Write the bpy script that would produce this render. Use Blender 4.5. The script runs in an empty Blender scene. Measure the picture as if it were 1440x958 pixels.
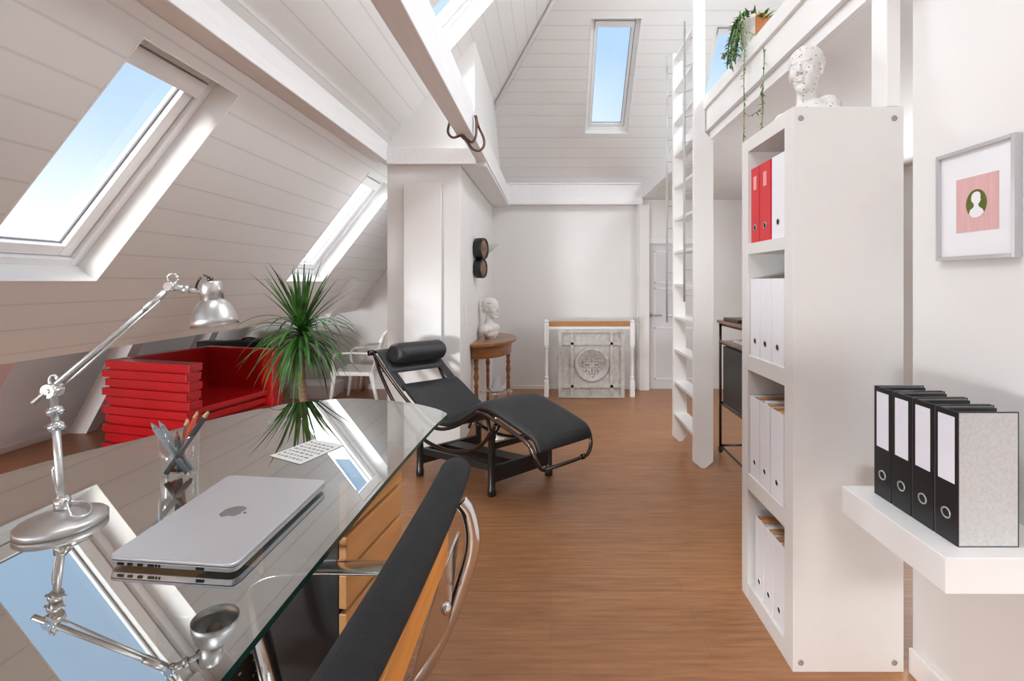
import bpy, bmesh, math, random
from mathutils import Vector, Matrix
from mathutils.geometry import tessellate_polygon
random.seed(7)
PI = math.pi
S = bpy.context.scene
COL = S.collection

# ------------------------------------------------------------------ camera, world, light, exposure
CAMZ = 1.40; FPX = 650.0; VX = 774.0; VY = 396.0
cd = bpy.data.cameras.new('camera'); cam = bpy.data.objects.new('camera', cd); COL.objects.link(cam)
cam.location = (0, 0, CAMZ); cam.rotation_euler = (PI/2, 0, 0)
cd.sensor_width = 36.0; cd.lens = 36.0*FPX/1440.0
cd.shift_x = -(VX-720)/1440.0; cd.shift_y = -(479-VY)/1440.0
cd.clip_start = 0.02; cd.clip_end = 300
S.camera = cam

def P(px, py, Y):
    """point seen at a pixel of the 1440x958 frame, at distance Y"""
    return Vector(((px-VX)*Y/FPX, Y, CAMZ-(py-VY)*Y/FPX))

S.view_settings.view_transform = 'Standard'; S.view_settings.look = 'None'
S.view_settings.exposure = -0.07; S.view_settings.gamma = 1.0
try: S.view_settings.use_curve_mapping = False
except Exception: pass
try:
    S.cycles.use_denoising = True; S.cycles.max_bounces = 10; S.cycles.diffuse_bounces = 6
    S.cycles.transparent_max_bounces = 16; S.cycles.sample_clamp_indirect = 6.0
    S.cycles.caustics_reflective = False; S.cycles.caustics_refractive = False
except Exception: pass

w = bpy.data.worlds.new('sky'); S.world = w; w.use_nodes = True
nt = w.node_tree; nt.nodes.clear()
wo = nt.nodes.new('ShaderNodeOutputWorld'); bg = nt.nodes.new('ShaderNodeBackground')
tc = nt.nodes.new('ShaderNodeTexCoord'); no = nt.nodes.new('ShaderNodeTexNoise')
no.inputs['Scale'].default_value = 1.5; no.inputs['Detail'].default_value = 3; no.inputs['Roughness'].default_value = 0.45
cr = nt.nodes.new('ShaderNodeValToRGB')
cr.color_ramp.elements[0].position = 0.22; cr.color_ramp.elements[0].color = (0.46, 0.67, 0.92, 1)
cr.color_ramp.elements[1].position = 0.95; cr.color_ramp.elements[1].color = (1.25, 1.27, 1.3, 1)
sx = nt.nodes.new('ShaderNodeSeparateXYZ'); nt.links.new(tc.outputs['Generated'], sx.inputs[0])
def wmath(op, a, b):
    n = nt.nodes.new('ShaderNodeMath'); n.operation = op
    for i, v in enumerate((a, b)):
        if isinstance(v, (int, float)): n.inputs[i].default_value = v
        else: nt.links.new(v, n.inputs[i])
    return n.outputs[0]
nt.links.new(tc.outputs['Generated'], no.inputs['Vector'])
# paler towards the horizon, thin cloud higher up
elev = wmath('MULTIPLY', sx.outputs[2], 1.9)
hz = wmath('ADD', wmath('SUBTRACT', 0.85, elev), wmath('MULTIPLY', wmath('SUBTRACT', no.outputs['Fac'], 0.5), 1.1))
nt.links.new(hz, cr.inputs['Fac'])
nt.links.new(cr.outputs['Color'], bg.inputs['Color']); bg.inputs['Strength'].default_value = 1.18
nt.links.new(bg.outputs['Background'], wo.inputs['Surface'])

def sun(name, travel, energy, ang, color=(1, 1, 1)):
    l = bpy.data.lights.new(name, 'SUN'); l.energy = energy; l.angle = math.radians(ang); l.color = color
    o = bpy.data.objects.new(name, l); COL.objects.link(o)
    o.rotation_euler = Vector(travel).to_track_quat('-Z', 'Y').to_euler(); return o
def area(name, loc, look, sx, sy, energy, color=(1, 1, 1)):
    l = bpy.data.lights.new(name, 'AREA'); l.shape = 'RECTANGLE'; l.size = sx; l.size_y = sy; l.energy = energy; l.color = color
    o = bpy.data.objects.new(name, l); COL.objects.link(o); o.location = loc
    o.rotation_euler = Vector(look).to_track_quat('-Z', 'Y').to_euler(); return o
sun('sun', (0.20, 0.72, -0.62), 6.0, 25.0, (1.0, 0.97, 0.92))
# area lamps that brighten the room, most set at unseen windows added for light
area('fill_front_wall', (-1.9, -2.75, 1.5), (0.1, 1, -0.05), 2.2, 1.9, 10, (0.93, 0.97, 1.0))  # fill lamp at an invented window behind the camera
area('fill_front_gable', (0.2, -2.75, 3.1), (0, 1, -0.1), 2.0, 1.3, 12, (0.93, 0.97, 1.0))  # fill lamp at a made-up gable opening, out of view
area('fill_upper_slope', (-0.45, 0.7, 3.90), (0.75, 0.1, -0.66), 1.0, 1.5, 48, (0.93, 0.97, 1.0))  # fill lamp outside an added roof opening, out of frame
area('fill_right_slope', (2.55, 1.8, 4.75), (-0.75, 0.1, -0.66), 1.0, 1.8, 215, (0.93, 0.97, 1.0))  # fill lamp at an invented roof opening, brightens the left slope
area('daylight_shaft_window', (-0.82, 3.40, 3.62), (0.75, 0, -0.66), 0.50, 0.80, 34, (0.93, 0.97, 1.0))
area('daylight_column_window', (-2.20, 4.25, 2.05), (0.79, -0.05, -0.61), 0.55, 0.95, 18, (0.93, 0.97, 1.0))
area('fill_side_space', (3.22, 3.2, 1.6), (-1, 0, 0), 2.0, 1.3, 45, (0.93, 0.97, 1.0))  # fill lamp just inside the solid right wall, no window there

area('fill_alcove', (-3.6, -2.75, 0.6), (0.0, 1, 0.02), 1.2, 0.7, 420, (0.93, 0.97, 1.0))  # fill lamp added to brighten the alcove, at an invented low window

# ------------------------------------------------------------------ materials
MATS = {}
def nodes_of(name):
    m = bpy.data.materials.new(name); m.use_nodes = True
    b = m.node_tree.nodes.get('Principled BSDF'); MATS[name] = m
    return m, m.node_tree, b
def mat(name, col, rough=0.5, metal=0.0, noise=0.0, nscale=20.0, bump=0.0, bscale=60.0, spec=0.5, stretch=None, coat=0.0):
    m, t, b = nodes_of(name)
    c = (col[0], col[1], col[2], 1)
    b.inputs['Base Color'].default_value = c; b.inputs['Roughness'].default_value = rough
    b.inputs['Metallic'].default_value = metal
    b.inputs['Specular IOR Level'].default_value = spec
    if coat: b.inputs['Coat Weight'].default_value = coat; b.inputs['Coat Roughness'].default_value = 0.15
    tc = t.nodes.new('ShaderNodeTexCoord'); mp = t.nodes.new('ShaderNodeMapping')
    t.links.new(tc.outputs['Object'], mp.inputs['Vector'])
    if stretch: mp.inputs['Scale'].default_value = stretch
    n = t.nodes.new('ShaderNodeTexNoise'); n.inputs['Scale'].default_value = nscale; n.inputs['Detail'].default_value = 4
    t.links.new(mp.outputs['Vector'], n.inputs['Vector'])
    r = t.nodes.new('ShaderNodeValToRGB')
    k = max(noise, 0.01)
    r.color_ramp.elements[0].position = 0.3; r.color_ramp.elements[1].position = 0.7
    r.color_ramp.elements[0].color = tuple(v*(1-k) for v in col)+(1,)
    r.color_ramp.elements[1].color = tuple(min(1, v*(1+k)) for v in col)+(1,)
    t.links.new(n.outputs['Fac'], r.inputs['Fac']); t.links.new(r.outputs['Color'], b.inputs['Base Color'])
    if bump:
        n2 = t.nodes.new('ShaderNodeTexNoise'); n2.inputs['Scale'].default_value = bscale; n2.inputs['Detail'].default_value = 3
        t.links.new(mp.outputs['Vector'], n2.inputs['Vector'])
        bp = t.nodes.new('ShaderNodeBump'); bp.inputs['Strength'].default_value = bump; bp.inputs['Distance'].default_value = 0.01
        t.links.new(n2.outputs['Fac'], bp.inputs['Height']); t.links.new(bp.outputs['Normal'], b.inputs['Normal'])
    return m
def math_node(t, op, a, b=None):
    n = t.nodes.new('ShaderNodeMath'); n.operation = op
    for i, v in enumerate((a, b)):
        if v is None: continue
        if isinstance(v, (int, float)): n.inputs[i].default_value = v
        else: t.links.new(v, n.inputs[i])
    return n.outputs[0]
def board_mat(name, col, axis, pitch, groove=0.006, strength=0.8):
    """painted tongue and groove boards, joints across the given world axis"""
    m, t, b = nodes_of(name); b.inputs['Roughness'].default_value = 0.45
    g = t.nodes.new('ShaderNodeNewGeometry'); sp = t.nodes.new('ShaderNodeSeparateXYZ')
    t.links.new(g.outputs['Position'], sp.inputs[0])
    f = math_node(t, 'FRACT', math_node(t, 'DIVIDE', sp.outputs[axis], pitch))
    d = math_node(t, 'ABSOLUTE', math_node(t, 'SUBTRACT', f, 0.5))
    h = math_node(t, 'GREATER_THAN', d, 0.5-groove/pitch)
    n = t.nodes.new('ShaderNodeTexNoise'); n.inputs['Scale'].default_value = 1.6; n.inputs['Detail'].default_value = 3
    t.links.new(g.outputs['Position'], n.inputs['Vector'])
    r = t.nodes.new('ShaderNodeValToRGB'); r.color_ramp.elements[0].position = 0.3; r.color_ramp.elements[1].position = 0.7
    r.color_ramp.elements[0].color = tuple(v*0.965 for v in col)+(1,); r.color_ramp.elements[1].color = tuple(col)+(1,)
    t.links.new(n.outputs['Fac'], r.inputs['Fac'])
    mx = t.nodes.new('ShaderNodeMix'); mx.data_type = 'RGBA'
    t.links.new(math_node(t, 'MULTIPLY', h, 0.22), mx.inputs['Factor'])
    t.links.new(r.outputs['Color'], mx.inputs[6]); mx.inputs[7].default_value = (0.35, 0.31, 0.28, 1)
    t.links.new(mx.outputs[2], b.inputs['Base Color'])
    bp = t.nodes.new('ShaderNodeBump'); bp.inputs['Strength'].default_value = strength; bp.inputs['Distance'].default_value = 0.004
    bp.invert = True
    t.links.new(h, bp.inputs['Height']); t.links.new(bp.outputs['Normal'], b.inputs['Normal'])
    return m
def pane_mat(name, f0, tint=(1, 1, 1), rough=0.0, refl=(1, 1, 1), power=5.0):
    """thin clear pane: transparent, with a Schlick reflection on its outward side"""
    m = bpy.data.materials.new(name); m.use_nodes = True; t = m.node_tree; t.nodes.clear(); MATS[name] = m
    o = t.nodes.new('ShaderNodeOutputMaterial'); mx = t.nodes.new('ShaderNodeMixShader')
    tr = t.nodes.new('ShaderNodeBsdfTransparent'); gl = t.nodes.new('ShaderNodeBsdfGlossy'); g = t.nodes.new('ShaderNodeNewGeometry')
    dt = t.nodes.new('ShaderNodeVectorMath'); dt.operation = 'DOT_PRODUCT'
    t.links.new(g.outputs['Normal'], dt.inputs[0]); t.links.new(g.outputs['Incoming'], dt.inputs[1])
    c = math_node(t, 'SUBTRACT', 1.0, math_node(t, 'ABSOLUTE', dt.outputs['Value']))
    f = math_node(t, 'ADD', math_node(t, 'MULTIPLY', math_node(t, 'POWER', c, power), 1-f0), f0)
    k = math_node(t, 'MULTIPLY', f, math_node(t, 'SUBTRACT', 1.0, g.outputs['Backfacing']))
    tr.inputs['Color'].default_value = tint+(1,)
    gl.inputs['Roughness'].default_value = rough; gl.inputs['Color'].default_value = refl+(1,)
    t.links.new(k, mx.inputs[0]); t.links.new(tr.outputs[0], mx.inputs[1]); t.links.new(gl.outputs[0], mx.inputs[2])
    t.links.new(mx.outputs[0], o.inputs['Surface'])
    return m

W = (0.80, 0.785, 0.775)
M = {}
M['wall'] = mat('painted_plaster', (0.80, 0.79, 0.78), 0.6, noise=0.02, nscale=1.5, bump=0.05, bscale=40)
M['paint'] = mat('white_paint', (0.84, 0.83, 0.82), 0.35, noise=0.02, nscale=3)
M['beam'] = mat('painted_beam', (0.82, 0.81, 0.81), 0.45, noise=0.03, nscale=6, bump=0.12, bscale=12, stretch=(6, 0.6, 6))
M['board_z'] = board_mat('roof_boards', (0.80, 0.785, 0.77), 2, 0.118, 0.004)
M['board_hip'] = board_mat('hip_boards', (0.78, 0.765, 0.75), 2, 0.098, 0.004, 0.6)
M['sash'] = mat('window_white', (0.88, 0.88, 0.88), 0.25)
M['gasket'] = mat('grey_gasket', (0.25, 0.25, 0.26), 0.5)
M['pane'] = pane_mat('window_pane', 0.03)
M['chrome'] = mat('chrome', (0.74, 0.74, 0.74), 0.14, 1.0)
M['steel'] = mat('brushed_steel', (0.60, 0.595, 0.585), 0.34, 1.0, noise=0.04, nscale=30, stretch=(1, 1, 12))
M['blacktube'] = mat('black_chrome', (0.10, 0.085, 0.08), 0.16, 1.0)
M['blackpaint'] = mat('black_lacquer', (0.012, 0.012, 0.012), 0.35)
M['leather'] = mat('black_leather', (0.016, 0.017, 0.019), 0.42, noise=0.15, nscale=8, bump=0.25, bscale=160)
M['fabric'] = mat('black_fabric', (0.009, 0.010, 0.012), 0.8, noise=0.2, nscale=30, bump=0.4, bscale=400)
M['shelf'] = mat('shelf_laminate', (0.74, 0.725, 0.705), 0.4)
M['binder_white'] = mat('white_cardboard', (0.83, 0.83, 0.86), 0.45)
M['binder_red'] = mat('red_cardboard', (0.62, 0.02, 0.03), 0.4)
M['binder_black'] = mat('black_cardboard', (0.012, 0.012, 0.013), 0.4)
M['board_grey'] = mat('grey_board', (0.55, 0.55, 0.55), 0.5, noise=0.08, nscale=150)
M['label'] = mat('paper_label', (0.80, 0.80, 0.88), 0.6)
M['pages'] = mat('paper_pages', (0.78, 0.77, 0.74), 0.7, noise=0.1, nscale=80, stretch=(0.2, 8, 0.2))
M['kraft'] = mat('brown_card', (0.50, 0.24, 0.10), 0.7, noise=0.2, nscale=15)
M['hole'] = mat('dark_hole', (0.01, 0.01, 0.01), 0.8)
M['redlac'] = mat('red_lacquer', (0.45, 0.005, 0.010), 0.30, noise=0.08, nscale=5, coat=0.3)
M['wood_table'] = mat('walnut_wood', (0.25, 0.095, 0.026), 0.3, noise=0.4, nscale=5, stretch=(1, 1, 7), coat=0.3)
M['wood_rail'] = mat('oak_rail', (0.42, 0.20, 0.07), 0.4, noise=0.2, nscale=8, stretch=(1, 8, 8))
M['beech'] = mat('beech_drawer', (0.56, 0.28, 0.105), 0.4, noise=0.12, nscale=4, stretch=(6, 1, 6))
M['lath'] = mat('pine_lath', (0.72, 0.30, 0.06), 0.35, noise=0.2, nscale=5, stretch=(3, 1, 9))
M['plaster'] = mat('plaster_cast', (0.74, 0.71, 0.67), 0.65, noise=0.08, nscale=14, bump=0.1, bscale=60)
M['iron'] = mat('painted_iron', (0.50, 0.48, 0.455), 0.6, noise=0.16, nscale=22, bump=0.3, bscale=70)
M['irondark'] = mat('worn_iron', (0.30, 0.28, 0.26), 0.7, noise=0.4, nscale=40)
M['copper'] = mat('rusted_copper', (0.13, 0.07, 0.05), 0.45, 0.5, noise=0.5, nscale=12)
M['discs'] = mat('aged_wood_disc', (0.20, 0.11, 0.055), 0.5, noise=0.6, nscale=14)
M['plastic'] = mat('white_plastic', (0.84, 0.83, 0.80), 0.35)
M['terra'] = mat('terracotta', (0.50, 0.17, 0.055), 0.65, noise=0.2, nscale=9)
M['glaze'] = mat('mottled_glaze', (0.66, 0.64, 0.60), 0.35, noise=0.3, nscale=9)
M['soil'] = mat('soil', (0.05, 0.03, 0.02), 0.9, noise=0.4, nscale=60)
M['bark'] = mat('bark', (0.21, 0.12, 0.075), 0.85, noise=0.35, nscale=18, bump=0.6, bscale=40, stretch=(1, 1, 4))
M['alu'] = mat('laptop_aluminium', (0.66, 0.66, 0.69), 0.36, 0.65)
M['alu_dark'] = mat('logo_grey', (0.40, 0.40, 0.42), 0.2, 0.9)
M['grey_pot'] = mat('grey_planter', (0.30, 0.30, 0.30), 0.6)
M['pencil_grey'] = mat('grey_pencil', (0.20, 0.22, 0.24), 0.4)
M['pencil_dark'] = mat('dark_pencil', (0.03, 0.03, 0.035), 0.4)
M['pencil_red'] = mat('red_pencil', (0.50, 0.06, 0.02), 0.4)
M['pencil_brown'] = mat('brown_pencil', (0.20, 0.07, 0.05), 0.4)
M['pencil_wood'] = mat('pencil_tip_wood', (0.55, 0.36, 0.20), 0.6)
M['pink'] = mat('pink_print', (0.70, 0.42, 0.42), 0.7, noise=0.06, nscale=12, stretch=(1, 9, 0.6))
M['green'] = mat('olive_print', (0.10, 0.13, 0.012), 0.7)
M['matboard'] = mat('mat_board', (0.84, 0.84, 0.87), 0.7)
M['silver'] = mat('silver_frame', (0.62, 0.62, 0.64), 0.3, 0.85)
M['tanwood'] = mat('tan_wood', (0.42, 0.23, 0.11), 0.6, noise=0.2, nscale=10)
M['glassy'] = pane_mat('clear_glass', 0.07, (0.97, 0.98, 0.98))
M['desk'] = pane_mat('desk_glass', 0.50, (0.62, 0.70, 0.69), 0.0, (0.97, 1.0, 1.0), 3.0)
M['deskedge'] = mat('green_glass_edge', (0.010, 0.060, 0.048), 0.12)

def leaf_mat(name, c1, c2, scale):
    m, t, b = nodes_of(name); b.inputs['Roughness'].default_value = 0.4
    tc = t.nodes.new('ShaderNodeTexCoord'); n = t.nodes.new('ShaderNodeTexNoise'); n.inputs['Scale'].default_value = scale
    t.links.new(tc.outputs['Object'], n.inputs['Vector'])
    r = t.nodes.new('ShaderNodeValToRGB'); r.color_ramp.elements[0].position = 0.35; r.color_ramp.elements[1].position = 0.65
    r.color_ramp.elements[0].color = c1+(1,); r.color_ramp.elements[1].color = c2+(1,)
    t.links.new(n.outputs['Fac'], r.inputs['Fac']); t.links.new(r.outputs['Color'], b.inputs['Base Color'])
    return m
M['leaf'] = leaf_mat('dracaena_leaf', (0.010, 0.045, 0.008), (0.055, 0.17, 0.022), 9)
M['leaf2'] = leaf_mat('succulent_leaf', (0.02, 0.07, 0.01), (0.06, 0.17, 0.02), 12)
M['vine'] = leaf_mat('vine_leaf', (0.10, 0.17, 0.04), (0.26, 0.36, 0.14), 30)

def speckle_mat(name, base, dot, scale, thr):
    m, t, b = nodes_of(name); b.inputs['Roughness'].default_value = 0.6
    tc = t.nodes.new('ShaderNodeTexCoord'); v = t.nodes.new('ShaderNodeTexVoronoi'); v.inputs['Scale'].default_value = scale
    t.links.new(tc.outputs['Object'], v.inputs['Vector'])
    h = math_node(t, 'LESS_THAN', v.outputs['Distance'], thr)
    mx = t.nodes.new('ShaderNodeMix'); mx.data_type = 'RGBA'
    t.links.new(h, mx.inputs['Factor']); mx.inputs[6].default_value = base+(1,); mx.inputs[7].default_value = dot+(1,)
    t.links.new(mx.outputs[2], b.inputs['Base Color']); return m
M['dotted'] = speckle_mat('dotted_metal', (0.035, 0.025, 0.022), (0.55, 0.52, 0.48), 38, 0.16)
M['spotted'] = speckle_mat('spotted_cast', (0.72, 0.70, 0.68), (0.20, 0.16, 0.15), 62, 0.20)

def floor_mat():
    m, t, b = nodes_of('bamboo_floor'); b.inputs['Roughness'].default_value = 0.34
    g = t.nodes.new('ShaderNodeNewGeometry'); mp = t.nodes.new('ShaderNodeMapping')
    t.links.new(g.outputs['Position'], mp.inputs['Vector']); mp.inputs['Scale'].default_value = (1.0, 14.0, 1.0)
    n = t.nodes.new('ShaderNodeTexNoise'); n.inputs['Scale'].default_value = 3.5; n.inputs['Detail'].default_value = 6; n.inputs['Roughness'].default_value = 0.65
    t.links.new(mp.outputs['Vector'], n.inputs['Vector'])
    br = t.nodes.new('ShaderNodeTexBrick'); br.inputs['Scale'].default_value = 1.0
    br.inputs['Color1'].default_value = (0.0, 0, 0, 1); br.inputs['Color2'].default_value = (1, 1, 1, 1); br.inputs['Mortar'].default_value = (0.5, 0.5, 0.5, 1)
    br.inputs['Brick Width'].default_value = 1.2; br.inputs['Row Height'].default_value = 0.095; br.inputs['Mortar Size'].default_value = 0.0012
    t.links.new(g.outputs['Position'], br.inputs['Vector'])
    r = t.nodes.new('ShaderNodeValToRGB'); r.color_ramp.elements[0].position = 0.3; r.color_ramp.elements[1].position = 0.72
    r.color_ramp.elements[0].color = (0.27, 0.115, 0.046, 1); r.color_ramp.elements[1].color = (0.46, 0.215, 0.095, 1)
    s = math_node(t, 'ADD', n.outputs['Fac'], math_node(t, 'MULTIPLY', math_node(t, 'SUBTRACT', br.outputs['Color'], 0.5), 0.10))
    t.links.new(s, r.inputs['Fac'])
    mx = t.nodes.new('ShaderNodeMix'); mx.data_type = 'RGBA'
    t.links.new(math_node(t, 'MULTIPLY', br.outputs['Fac'], 0.45), mx.inputs['Factor'])
    t.links.new(r.outputs['Color'], mx.inputs[6]); mx.inputs[7].default_value = (0.16, 0.06, 0.025, 1)
    t.links.new(mx.outputs[2], b.inputs['Base Color']); return m
M['floor'] = floor_mat()

# ------------------------------------------------------------------ mesh helpers
def catmull(pts, n=6, closed=False):
    pts = [Vector(p) for p in pts]; out = []; N = len(pts)
    segs = N if closed else N-1
    for i in range(segs):
        p1, p2 = pts[i], pts[(i+1) % N]
        p0 = pts[i-1] if (i > 0 or closed) else p1*2-p2
        p3 = pts[(i+2) % N] if (i+2 < N or closed) else p2*2-p1
        for k in range(n):
            u = k/n
            out.append(0.5*((2*p1)+(p2-p0)*u+(2*p0-5*p1+4*p2-p3)*u*u+(3*p1-p0-3*p2+p3)*u**3))
    if not closed: out.append(pts[-1])
    return out
class MB:
    def __init__(self): self.bm = bmesh.new()
    def box(self, x0, x1, y0, y1, z0, z1, mx=None):
        vs = [self.bm.verts.new((x, y, z)) for z in (z0, z1) for y in (y0, y1) for x in (x0, x1)]
        for f in ((0, 2, 3, 1), (4, 5, 7, 6), (0, 1, 5, 4), (2, 6, 7, 3), (0, 4, 6, 2), (1, 3, 7, 5)):
            self.bm.faces.new([vs[i] for i in f])
        if mx is not None:
            for v in vs: v.co = mx @ v.co
        return self
    def ring_skin(self, rings, cap=True, closed=False, smooth=True):
        R = [[self.bm.verts.new(p) for p in r] for r in rings]; n = len(R[0])
        rng = range(len(R) if closed else len(R)-1)
        for i in rng:
            a, b = R[i], R[(i+1) % len(R)]
            for k in range(n):
                f = self.bm.faces.new((a[k], a[(k+1) % n], b[(k+1) % n], b[k])); f.smooth = smooth
        if cap and not closed:
            self.bm.faces.new(list(reversed(R[0]))); self.bm.faces.new(R[-1])
        return self
    def tube(self, pts, r, n=10, closed=False, flat=None, up=None):
        """r number or list; flat = factor of the second axis"""
        pts = [Vector(p) for p in pts]; N = len(pts); rings = []
        T = []
        for i in range(N):
            a = pts[i-1] if (i > 0 or closed) else pts[i]
            b = pts[(i+1) % N] if (i < N-1 or closed) else pts[i]
            d = (b-a); T.append(d.normalized() if d.length > 1e-9 else Vector((0, 0, 1)))
        nrm = Vector(up) if up else (Vector((0, 0, 1)) if abs(T[0].z) < 0.9 else Vector((1, 0, 0)))
        for i in range(N):
            nrm = (nrm-T[i]*nrm.dot(T[i])).normalized(); bi = T[i].cross(nrm)
            rr = r[i] if isinstance(r, (list, tuple)) else r
            fl = flat or 1.0
            rings.append([pts[i]+nrm*(math.cos(2*PI*k/n)*rr*fl)+bi*(math.sin(2*PI*k/n)*rr) for k in range(n)])
        return self.ring_skin(rings, True, closed)
    def lathe(self, prof, c=(0, 0, 0), n=28, axis=(0, 0, 1), a0=0, a1=2*PI, sx=1, sy=1, cap=True):
        q = Vector((0, 0, 1)).rotation_difference(Vector(axis).normalized()); c = Vector(c)
        full = abs(a1-a0-2*PI) < 1e-6; rings = []
        for (r, z) in prof:
            rings.append([c+q @ Vector((max(r, 1e-5)*math.cos(a0+(a1-a0)*k/n)*sx, max(r, 1e-5)*math.sin(a0+(a1-a0)*k/n)*sy, z)) for k in range(n if full else n+1)])
        if full: return self.ring_skin(rings, cap)
        R = [[self.bm.verts.new(p) for p in r] for r in rings]
        for i in range(len(R)-1):
            for k in range(n):
                f = self.bm.faces.new((R[i][k], R[i][k+1], R[i+1][k+1], R[i+1][k])); f.smooth = True
        if cap:
            self.bm.faces.new(R[0][::-1]); self.bm.faces.new(R[-1])
            self.bm.faces.new([r[0] for r in R]); self.bm.faces.new([r[-1] for r in R][::-1])
        return self
    def prism(self, pts3, ext):
        """closed outline of 3-D points, extruded by a vector"""
        e = Vector(ext); A = [self.bm.verts.new(p) for p in pts3]; B = [self.bm.verts.new(Vector(p)+e) for p in pts3]
        n = len(A); tri = tessellate_polygon([[Vector(p) for p in pts3]])
        for t in tri:
            try:
                self.bm.faces.new([A[i] for i in t]); self.bm.faces.new([B[i] for i in reversed(t)])
            except ValueError: pass
        for k in range(n): self.bm.faces.new((A[k], A[(k+1) % n], B[(k+1) % n], B[k]))
        return self
    def ell(self, c, r, rot=None, seg=20, rings=12):
        m = Matrix.Translation(Vector(c))
        if rot is not None: m = m @ rot.to_4x4()
        m = m @ Matrix.Diagonal((r[0], r[1], r[2], 1))
        g = bmesh.ops.create_uvsphere(self.bm, u_segments=seg, v_segments=rings, radius=1.0, matrix=m)
        for v in g['verts']:
            for f in v.link_faces: f.smooth = True
        return self
    def build(self, name, m, parent=None, bevel=0.0, at=None, remesh=0.0, weld=False, sub=0):
        bmesh.ops.recalc_face_normals(self.bm, faces=self.bm.faces)
        me = bpy.data.meshes.new(name); self.bm.to_mesh(me); self.bm.free()
        ms = m if isinstance(m, (list, tuple)) else [m]
        for k in ms: me.materials.append(k)
        o = bpy.data.objects.new(name, me); COL.objects.link(o)
        if parent is not None:
            off = Vector((0, 0, 0)); q = parent
            while q is not None: off += q.location; q = q.parent
            me.transform(Matrix.Translation(-off)); o.parent = parent
        else:
            xs = [v.co for v in me.vertices]
            L = at or Vector(((min(v.x for v in xs)+max(v.x for v in xs))/2, (min(v.y for v in xs)+max(v.y for v in xs))/2, min(v.z for v in xs)))
            me.transform(Matrix.Translation(-Vector(L))); o.location = L
        if remesh:
            r = o.modifiers.new('remesh', 'REMESH'); r.mode = 'VOXEL'; r.voxel_size = remesh; r.use_smooth_shade = True
            s = o.modifiers.new('smooth', 'SMOOTH'); s.factor = 0.5; s.iterations = 3
        if bevel:
            b = o.modifiers.new('bevel', 'BEVEL'); b.width = bevel; b.segments = 2; b.limit_method = 'ANGLE'; b.angle_limit = math.radians(40)
        if sub:
            s = o.modifiers.new('sub', 'SUBSURF'); s.levels = sub; s.render_levels = sub
        return o
def bx(*a): return MB().box(*a)
def thing(name, label, cat, loc, group=None):
    o = bpy.data.objects.new(name, None); COL.objects.link(o); o.location = loc; o.empty_display_size = 0.05
    o['label'] = label; o['category'] = cat
    if group: o['group'] = group
    return o
def tag(o, label, cat, group=None):
    o['label'] = label; o['category'] = cat
    if group: o['group'] = group
    return o
def struct(o, label=None):
    o['kind'] = 'structure'
    if label: o['label'] = label
    return o
def copy_tree(o, parent=None):
    c = o.copy(); COL.objects.link(c); c.parent = parent
    for ch in list(o.children): copy_tree(ch, c)
    return c
def rot_z(a): return Matrix.Rotation(a, 4, 'Z')

# ------------------------------------------------------------------ the room
AX = 2.25; ML = 1.30                    # lower roof slope: z = 1.4 + ML*(AX+x)
def zl(x): return 1.4+ML*(AX+x)
UX, UZ, MU = -1.36, 2.60, 1.15          # upper roof slope
def zu(x): return UZ+MU*(x-UX)
RX = 1.40; RZ = zu(RX)                  # ridge
BY = 6.03; FY = -2.65; LX = -4.46; RWX = 3.30
HM = 1.04
def yh(z): return BY-(z-2.66)/HM

def panel(name, P0, U, V, N, outer, holes, th, m, label=None):
    """flat slab with rectangular openings: plane points P0+u*U+v*V, thickness along N"""
    P0, U, V, N = Vector(P0), Vector(U), Vector(V), Vector(N).normalized()
    loops = [outer]+[[(a, c), (b, c), (b, d), (a, d)] for (a, b, c, d) in holes]
    flat = [p for l in loops for p in l]
    tri = tessellate_polygon([[Vector((p[0], p[1], 0)) for p in l] for l in loops])
    mb = MB(); A = [mb.bm.verts.new(P0+U*p[0]+V*p[1]) for p in flat]; B = [mb.bm.verts.new(P0+U*p[0]+V*p[1]+N*th) for p in flat]
    for t in tri:
        mb.bm.faces.new([A[i] for i in t]); mb.bm.faces.new([B[i] for i in reversed(t)])
    k = 0
    for l in loops:
        n = len(l)
        for i in range(n): mb.bm.faces.new((A[k+i], A[k+(i+1) % n], B[k+(i+1) % n], B[k+i]))
        k += n
    return struct(mb.build(name, m), label)

struct(bx(LX-0.15, RWX+0.15, FY-0.1, BY+0.15, -0.12, 0).build('floor', M['floor']), 'orange-brown bamboo strip floor')
struct(bx(LX-0.15, LX, FY-0.1, BY+0.15, 0, 1.25).build('wall_left', M['wall']), 'low white knee wall under the roof slope')
# back wall with the door opening
panel('wall_back', (0, BY, 0), (1, 0, 0), (0, 0, 1), (0, 1, 0), [(LX-0.15, 0), (RWX+0.15, 0), (RWX+0.15, 2.72), (LX-0.15, 2.72)], [(1.27, 2.0, 0.001, 1.9)], 0.14, M['wall'])
panel('wall_front', (0, FY, 0), (1, 0, 0), (0, 0, 1), (0, -1, 0), [(LX-0.15, 0), (RWX+0.15, 0), (RWX+0.15, 3.6), (RX, RZ+0.3), (-1.5, 2.7), (LX-0.15, 1.25)],
      [(-4.2, -3.0, 0.25, 0.95), (-2.2, -0.2, 0.6, 2.0), (-0.7, 1.1, 2.5, 3.7)], 0.16, M['wall'])
struct(bx(RWX, RWX+0.15, FY-0.1, BY+0.15, 0, 3.75).build('wall_right', M['wall']))
struct(bx(1.30, 1.42, FY, 1.66, 0, 2.47).build('wall_near_right', M['wall'], bevel=0.003), 'smooth white wall carrying the framed picture')
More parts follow.
